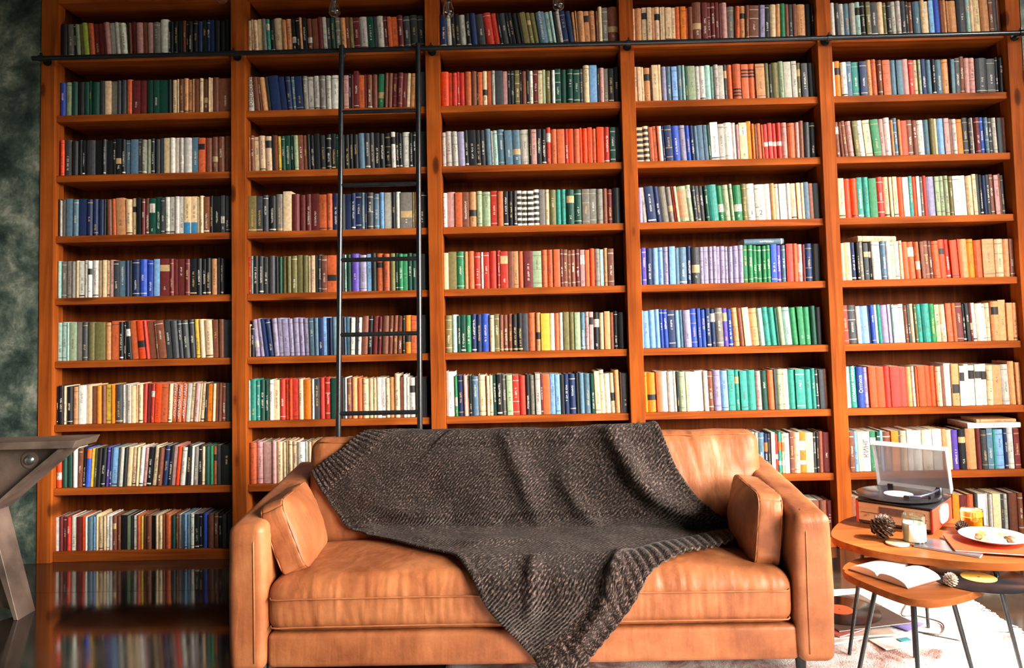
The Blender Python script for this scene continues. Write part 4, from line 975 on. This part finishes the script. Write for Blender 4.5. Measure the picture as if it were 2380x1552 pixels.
TXT = {'1': ('АРКАДИЙ ГАЙДАР', '1'), '2': ('АРКАДИЙ ГАЙДАР', '2'), '3': ('АРКАДИЙ ГАЙДАР', '3'), '4': ('ВОДОВОЗОВ', ''), '5': ('АТОМНАЯ ФИЗИКА', ''), '6': ('', '1'), '7': ('', '2'), '8': ('Оптика', ''), '9': ('КИНГ', '')}
BLUE_BASE = lin((60, 140, 190)); PAGE = (0.70, 0.58, 0.43)
def lum(c): return 0.3 * c[0] + 0.6 * c[1] + 0.1 * c[2]
class Acc:
    def __init__(s): s.v = []; s.f = []; s.c = []; s.ink = []; s.uv = []
    def quad(s, pts, col, ink=(0, 0, 0, 0), uv=None):
        i = len(s.v); s.v += pts; s.f.append(tuple(range(i, i + len(pts)))); n = len(pts)
        s.c += [(*col, 1)] * n; s.ink += [ink] * n
        s.uv += uv if uv else [(0.0, 0.0)] * n
    def mesh(s, name):
        me = bpy.data.meshes.new(name); me.from_pydata(s.v, [], s.f)
        ca = me.color_attributes.new('Col', 'FLOAT_COLOR', 'CORNER'); ia = me.color_attributes.new('Ink', 'FLOAT_COLOR', 'CORNER'); u = me.uv_layers.new(name='UVMap')
        ca.data.foreach_set('color', [x for q in s.c for x in q]); ia.data.foreach_set('color', [x for q in s.ink for x in q]); u.data.foreach_set('uv', [x for q in s.uv for x in q])
        me.materials.append(M['book']); me.update()
        return me
def book_geo(acc, pg, w, h, d, code, deco, rnd, X=None):
    """cover into acc, page block into pg. Spine looks to -y, bottom front-left corner at the origin. X maps local points."""
    X = X or (lambda p: p)
    base = lin(PAL[code][1]); j = rnd.uniform(0.86, 1.14); base = tuple(min(0.9, c * j * rnd.uniform(0.96, 1.04)) for c in base)
    dark = lum(base) < 0.22
    inkc = (0.78, 0.72, 0.60) if dark else (0.10, 0.055, 0.04)
    if rnd.random() < 0.25 and dark: inkc = (0.62, 0.42, 0.16)
    hard = rnd.random() < 0.7
    segs = []      # (t0, t1, colour, text)
    cuts = [(0.0, 1.0, base, 0)]
    def put(t0, t1, col, tx=0):
        nonlocal cuts
        out = []
        for a, b, c, t in cuts:
            if b <= t0 or a >= t1: out.append((a, b, c, t)); continue
            if a < t0: out.append((a, t0, c, t))
            if b > t1: out.append((t1, b, c, t))
        out.append((t0, t1, col, tx)); cuts = sorted(out)
    mark = deco[:1]
    if mark == "'" or mark == ',':
        a = rnd.uniform(0.10, 0.35); b = a + rnd.uniform(0.35, 0.52); put(a, min(b, 0.93), base, 1)
        if rnd.random() < 0.5: put(0.04, 0.075, inkc)
    elif mark == '=':
        k = rnd.choice((2, 3, 4)); off = rnd.uniform(0.06, 0.12)
        bandc = tuple(0.5 * x + 0.5 * y for x, y in zip(base, inkc))
        for q in range(k):
            t = off + (0.86 - off) * q / (k - 1) if k > 1 else 0.5
            put(t, t + rnd.uniform(0.015, 0.035), bandc)
        t = rnd.uniform(0.2, 0.5); put(t, t + 0.26, base, 1)
    elif mark == '#':
        lc = (0.03, 0.025, 0.022) if not dark else (0.62, 0.42, 0.2)
        t = rnd.choice((0.62, 0.66, 0.3)); put(t, t + rnd.uniform(0.14, 0.22), lc, 0); put(0.15, 0.26, base, 1)
    elif mark == '+':
        lc = (0.78, 0.72, 0.62); t = rnd.choice((0.6, 0.66, 0.25)); put(t, t + rnd.uniform(0.15, 0.26), lc, 2); put(0.08, 0.16, base, 1)
    elif mark == '_': put(0.0, 0.30, BLUE_BASE); put(0.42, 0.8, base, 1)
    elif mark == '%':
        for q in range(6): put(0.06 + q * 0.155, 0.06 + q * 0.155 + 0.085, (0.045, 0.038, 0.035))
    elif mark == '*':
        oc = rnd.choice(((0.75, 0.17, 0.04), (0.12, 0.1, 0.3), (0.8, 0.74, 0.64), (0.05, 0.05, 0.05)))
        if code == 'r': put(0.36, 0.48, (0.85, 0.75, 0.62))
        elif code == 'O':
            t0 = rnd.choice((0.08, 0.62))
            for q in range(3): put(t0 + q * 0.09, t0 + q * 0.09 + 0.05, (0.04, 0.025, 0.02))
        elif code == 'B': put(0.74, 0.98, (0.80, 0.13, 0.02))
        else:
            put(0.55, 0.78, oc); put(0.2, 0.3, (0.75, 0.7, 0.6)); put(0.34, 0.5, base, 1)
    elif mark == '|': put(0.1, 0.9, tuple(0.5 * a + 0.5 * b for a, b in zip(base, (0.75, 0.15, 0.05))))
    elif mark == '@': pass
    elif rnd.random() < 0.45:
        a = rnd.uniform(0.12, 0.55); put(a, a + rnd.uniform(0.15, 0.34), base, 1)
        if rnd.random() < 0.4: put(0.90, 0.915, inkc); 
        if rnd.random() < 0.3: put(0.07, 0.085, inkc)
    bul = min(0.009, w * 0.32) if hard else min(0.0025, w * 0.10)
    xs_ = [0.0, w * 0.10, w * 0.28, w * 0.5, w * 0.72, w * 0.90, w] if w > 0.014 else [0.0, w * 0.2, w * 0.5, w * 0.8, w]
    def yy(x): return bul * abs(2 * x / w - 1) ** 2.4
    seed = rnd.randint(0, 900) * 17
    for t0, t1, col, tx in cuts:
        for xa, xb in zip(xs_, xs_[1:]):
            pts = [X((xa, yy(xa), t0 * h)), X((xb, yy(xb), t0 * h)), X((xb, yy(xb), t1 * h)), X((xa, yy(xa), t1 * h))]
            if tx:
                lh = min(max(w * 0.42, 0.005), 0.010); n0 = seed; n1 = seed + max(3, round((t1 - t0) * h / (lh * 0.66)))
                u0, u1 = n0, n1; va, vb = 0.5 + (0.5 - xa / w) * w / lh, 0.5 + (0.5 - xb / w) * w / lh
                ik = inkc if tx == 1 else (0.12, 0.06, 0.05)
                acc.quad(pts, col, (*ik, 1), [(u0, va), (u0, vb), (u1, vb), (u1, va)])
            else: acc.quad(pts, col)
    b = 0.0022 if hard else 0.0006
    e = bul
    for x0, x1 in ((0.0, b), (w - b, w)):
        acc.quad([X((x0, e, 0)), X((x0, e, h)), X((x0, d, h)), X((x0, d, 0))], base)
        acc.quad([X((x1, e, 0)), X((x1, d, 0)), X((x1, d, h)), X((x1, e, h))], base)
        acc.quad([X((x0, e, h)), X((x1, e, h)), X((x1, d, h)), X((x0, d, h))], base)
        acc.quad([X((x0, e, 0)), X((x0, d, 0)), X((x1, d, 0)), X((x1, e, 0))], base)
        acc.quad([X((x0, d, 0)), X((x0, d, h)), X((x1, d, h)), X((x1, d, 0))], base)
    # closing strip of the spine at top and bottom
    s2 = min(e + 0.003, d)
    acc.quad([X((xq, yy(xq), h)) for xq in xs_] + [X((w - b, s2, h)), X((b, s2, h))], base)
    acc.quad([X((xq, yy(xq), 0)) for xq in xs_[::-1]] + [X((b, s2, 0)), X((w - b, s2, 0))], base)
    ins = 0.003 if hard else 0.0
    pcol = tuple(c * rnd.uniform(0.75, 1.15) for c in PAGE)
    zt, zb_, y0, y1, x0, x1 = h - ins - 0.0002, ins + 0.0002, s2 * 0.9 + 0.0005, d - ins - 0.0005, b, w - b
    pg.quad([X((x0, y0, zt)), X((x1, y0, zt)), X((x1, y1, zt)), X((x0, y1, zt))], pcol)
    pg.quad([X((x0, y0, zb_)), X((x0, y1, zb_)), X((x1, y1, zb_)), X((x1, y0, zb_))], pcol)
    pg.quad([X((x0, y1, zb_)), X((x0, y1, zt)), X((x1, y1, zt)), X((x1, y1, zb_))], pcol)
    pg.quad([X((x0, y0, zb_)), X((x1, y0, zb_)), X((x1, y0, zt)), X((x0, y0, zt))], pcol)
    return base

import re
BOOKS = []
for line in DATA.strip().split('\n'):
    key, s = line.split('|', 1); bay, row = map(int, key.split(','))
    rnd = random.Random(bay * 100 + row)
    toks = s.split(); x = int(toks[0]) / 1000; hh = int(toks[1]) / 1000; lean = 0.0; tgt = 0.0
    lo, hi = XP[bay - 1] + PW + 0.0015, XP[bay] - 0.0015
    x = max(x, lo); cnt = {}
    for t in toks[2:]:
        if t[0] == '~': tgt = float(t[1:]); continue
        m = re.match(r'(\d+)([a-zA-Z])([^\^]*)(?:\^(-?\d+))?$', t)
        w = int(m[1]) / 1000; code = m[2]; deco = m[3]; dh = int(m[4] or 0) / 1000
        w = min(w, hi - x)
        if w < 0.005: break
        lean += (tgt - lean) * 0.55
        h = hh * rnd.uniform(0.975, 1.02) + dh
        cnt[code] = cnt.get(code, 0) + 1
        BOOKS.append(dict(bay=bay, row=row, x=x, w=w - rnd.uniform(0.0008, 0.0018), h=h, code=code, deco=deco, lean=lean + rnd.uniform(-0.25, 0.25), n=cnt[code], d=rnd.uniform(0.122, 0.150), y=0.032 + rnd.uniform(0, 0.013), seed=rnd.randint(0, 10 ** 6), first=(x - lo) < 0.004))
        x += w
    for b in BOOKS:
        if b['bay'] == bay and b['row'] == row: b['tot'] = cnt[b['code']]
# the row above the picture's upper edge
for bay in range(1, 6):
    rnd = random.Random(900 + bay); x = XP[bay - 1] + PW + 0.002
    while x < XP[bay] - 0.03:
        w = rnd.uniform(0.014, 0.034); w = min(w, XP[bay] - 0.002 - x)
        BOOKS.append(dict(bay=bay, row=0, x=x, w=w - 0.0012, h=rnd.uniform(0.175, 0.205), code=rnd.choice('kKgGwcctnnmrOveEbsPi'), deco=rnd.choice(("'", ',', '=', '', '')), lean=0.0, n=1, tot=2, d=rnd.uniform(0.122, 0.150), y=0.034 + rnd.uniform(0, 0.01), seed=rnd.randint(0, 10 ** 6), first=True))
        x += w
def hidden(b):
    return b['row'] == 0 or (b['row'] == 9 and b['bay'] in (2, 3, 4)) or (b['row'] == 8 and (b['bay'] == 3 or (b['bay'] == 2 and b['x'] > 1.40) or (b['bay'] == 4 and b['x'] < 3.78))) or (b['row'] == 9 and b['bay'] == 5 and b['x'] < 4.72) or (b['row'] == 1 and b['bay'] == 1 and b['x'] > 0.85)
vis = [b for b in BOOKS if not hidden(b)]
vis.sort(key=lambda b: -(b['w'] * b['h'] + (1 if b['deco'][:1] == '@' else 0)))
LEAD = set(id(b) for b in vis[:296])
ORD = 'first second third fourth fifth sixth seventh eighth ninth tenth eleventh twelfth thirteenth fourteenth fifteenth sixteenth seventeenth eighteenth nineteenth twentieth'.split()
SHN = {1: 'shelf above the ladder rail', 2: 'second shelf down', 3: 'third shelf down', 4: 'fourth shelf down', 5: 'fifth shelf down', 6: 'sixth shelf down', 7: 'seventh shelf down', 8: 'eighth shelf down', 9: 'bottom shelf'}
BYN = {1: 'leftmost bay', 2: 'ladder bay', 3: 'middle bay', 4: 'bay before the last', 5: 'rightmost bay'}
rest, restp = Acc(), Acc()
for b in BOOKS:
    rnd = random.Random(b['seed']); a = math.radians(-b['lean']); z = ZT[b['row']] + 0.0003
    piv = 0.0 if b['lean'] >= 0 else b['w']
    if b['first'] and b['lean'] > 0: a = 0.0
    ca, sa = math.cos(a), math.sin(a)
    px = b['x'] + piv
    if id(b) in LEAD:
        acc, pg = Acc(), Acc()
        book_geo(acc, pg, b['w'], b['h'], b['d'], b['code'], b['deco'], rnd, lambda p: (p[0] - piv, p[1], p[2]))
        o = bpy.data.objects.new('book', acc.mesh('book')); COL.objects.link(o)
        o.location = (px, b['y'], z); o.rotation_euler = (0, a, 0)
        c = bpy.data.objects.new('pages', pg.mesh('pages')); COL.objects.link(c); c.parent = o
        nm = PAL[b['code']][0]
        if b['tot'] == 1: lab = 'only %s book on the %s of the %s' % (nm, SHN[b['row']], BYN[b['bay']])
        else: lab = '%s %s book from the left, %s, %s' % (ORD[b['n'] - 1], nm, SHN[b['row']], BYN[b['bay']])
        tag(o, lab, 'book', 'books standing on the shelves')
        if b['deco'][:1] == '@' or '@' in b['deco']:
            ttl, num = TXT[b['deco'][b['deco'].index('@') + 1]]
            light_ink = b['code'] not in ('w',)
            mt = M.setdefault('ink_light' if light_ink else 'ink_dark', simple('printed_ink_light' if light_ink else 'printed_ink_dark', (0.85, 0.8, 0.72) if light_ink else (0.06, 0.04, 0.035), 0.6))
            def text(body, up, size, cz):
                cu = bpy.data.curves.new('title', 'FONT'); cu.body = body; cu.size = size; cu.extrude = 0.0001; cu.align_x = 'CENTER'; cu.align_y = 'CENTER'
                cu.materials.append(mt); tmp = bpy.data.objects.new('title_curve', cu); me = bpy.data.meshes.new_from_object(tmp); bpy.data.objects.remove(tmp)
                to = bpy.data.objects.new('title', me); COL.objects.link(to); to.parent = o
                # letters face -y; 'up' titles read from the bottom upwards
                rot = Matrix.Rotation(PI / 2, 4, 'X')
                if up: rot = Matrix.Rotation(-PI / 2, 4, 'Y') @ rot
                to.matrix_local = Matrix.Translation((b['w'] / 2 - piv, -0.0006, cz)) @ rot
                return to
            if ttl: text(ttl, True, min(b['w'] * 0.80, b['h'] * 0.80 / (0.62 * len(ttl))), b['h'] * 0.58)
            if num: text(num, False, b['w'] * 0.75, b['h'] * (0.12 if ttl else 0.2))
    else:
        def X(p, px=px, piv=piv, ca=ca, sa=sa, b=b, z=z):
            u, v = p[0] - piv, p[2]
            return (px + u * ca + v * sa, b['y'] + p[1], z - u * sa + v * ca)
        book_geo(rest, restp, b['w'], b['h'], b['d'], b['code'], b['deco'], rnd, X)
ro = bpy.data.objects.new('shelved_books', rest.mesh('shelved_books')); COL.objects.link(ro)
tag(ro, 'the slimmer books filling the rest of every shelf in the bookcase', 'books', None, 'stuff')
rp_ = bpy.data.objects.new('pages', restp.mesh('pages')); COL.objects.link(rp_); rp_.parent = ro; rp_['kind'] = 'stuff'
# books lying flat on top of rows
def lying(label, x0, x1, zb, th, depth, code, deco, yaw=0.0, tilt=0.0, y=0.04):
    rnd = random.Random(len(label)); acc, pg = Acc(), Acc(); L_ = x1 - x0
    book_geo(acc, pg, th, L_, depth, code, deco, rnd, lambda p: (L_ - p[2], p[1], p[0]))
    o = bpy.data.objects.new('book', acc.mesh('book')); COL.objects.link(o); o.location = (x0, y, zb); o.rotation_euler = (0, tilt, yaw)
    c = bpy.data.objects.new('pages', pg.mesh('pages')); COL.objects.link(c); c.parent = o
    tag(o, label, 'book', 'books lying across the rows')
def top(bay, row, x0, x1):
    return max(ZT[row] + b['h'] for b in BOOKS if b['bay'] == bay and b['row'] == row and b['x'] + b['w'] > x0 and b['x'] < x1) + 0.001
t_ = top(4, 5, 3.735, 3.945)
lying('slate blue book lying flat on the green-banded books, bay before the last', 3.735, 3.945, t_, 0.030, 0.14, 's', "'")
t_ = top(5, 5, 4.335, 4.535)
lying('cream book lying flat on the fifth shelf row of the rightmost bay', 4.335, 4.535, t_, 0.030, 0.13, 'c', '=', tilt=0.03)
t_ = top(5, 8, 4.86, 5.14)
lying('large white book lying across the row behind the record player', 4.86, 5.135, t_, 0.026, 0.19, 'w', '')
lying('thin tan book lying on the large white book behind the record player', 4.91, 5.115, t_ + 0.0265, 0.018, 0.15, 't', '', y=0.045)
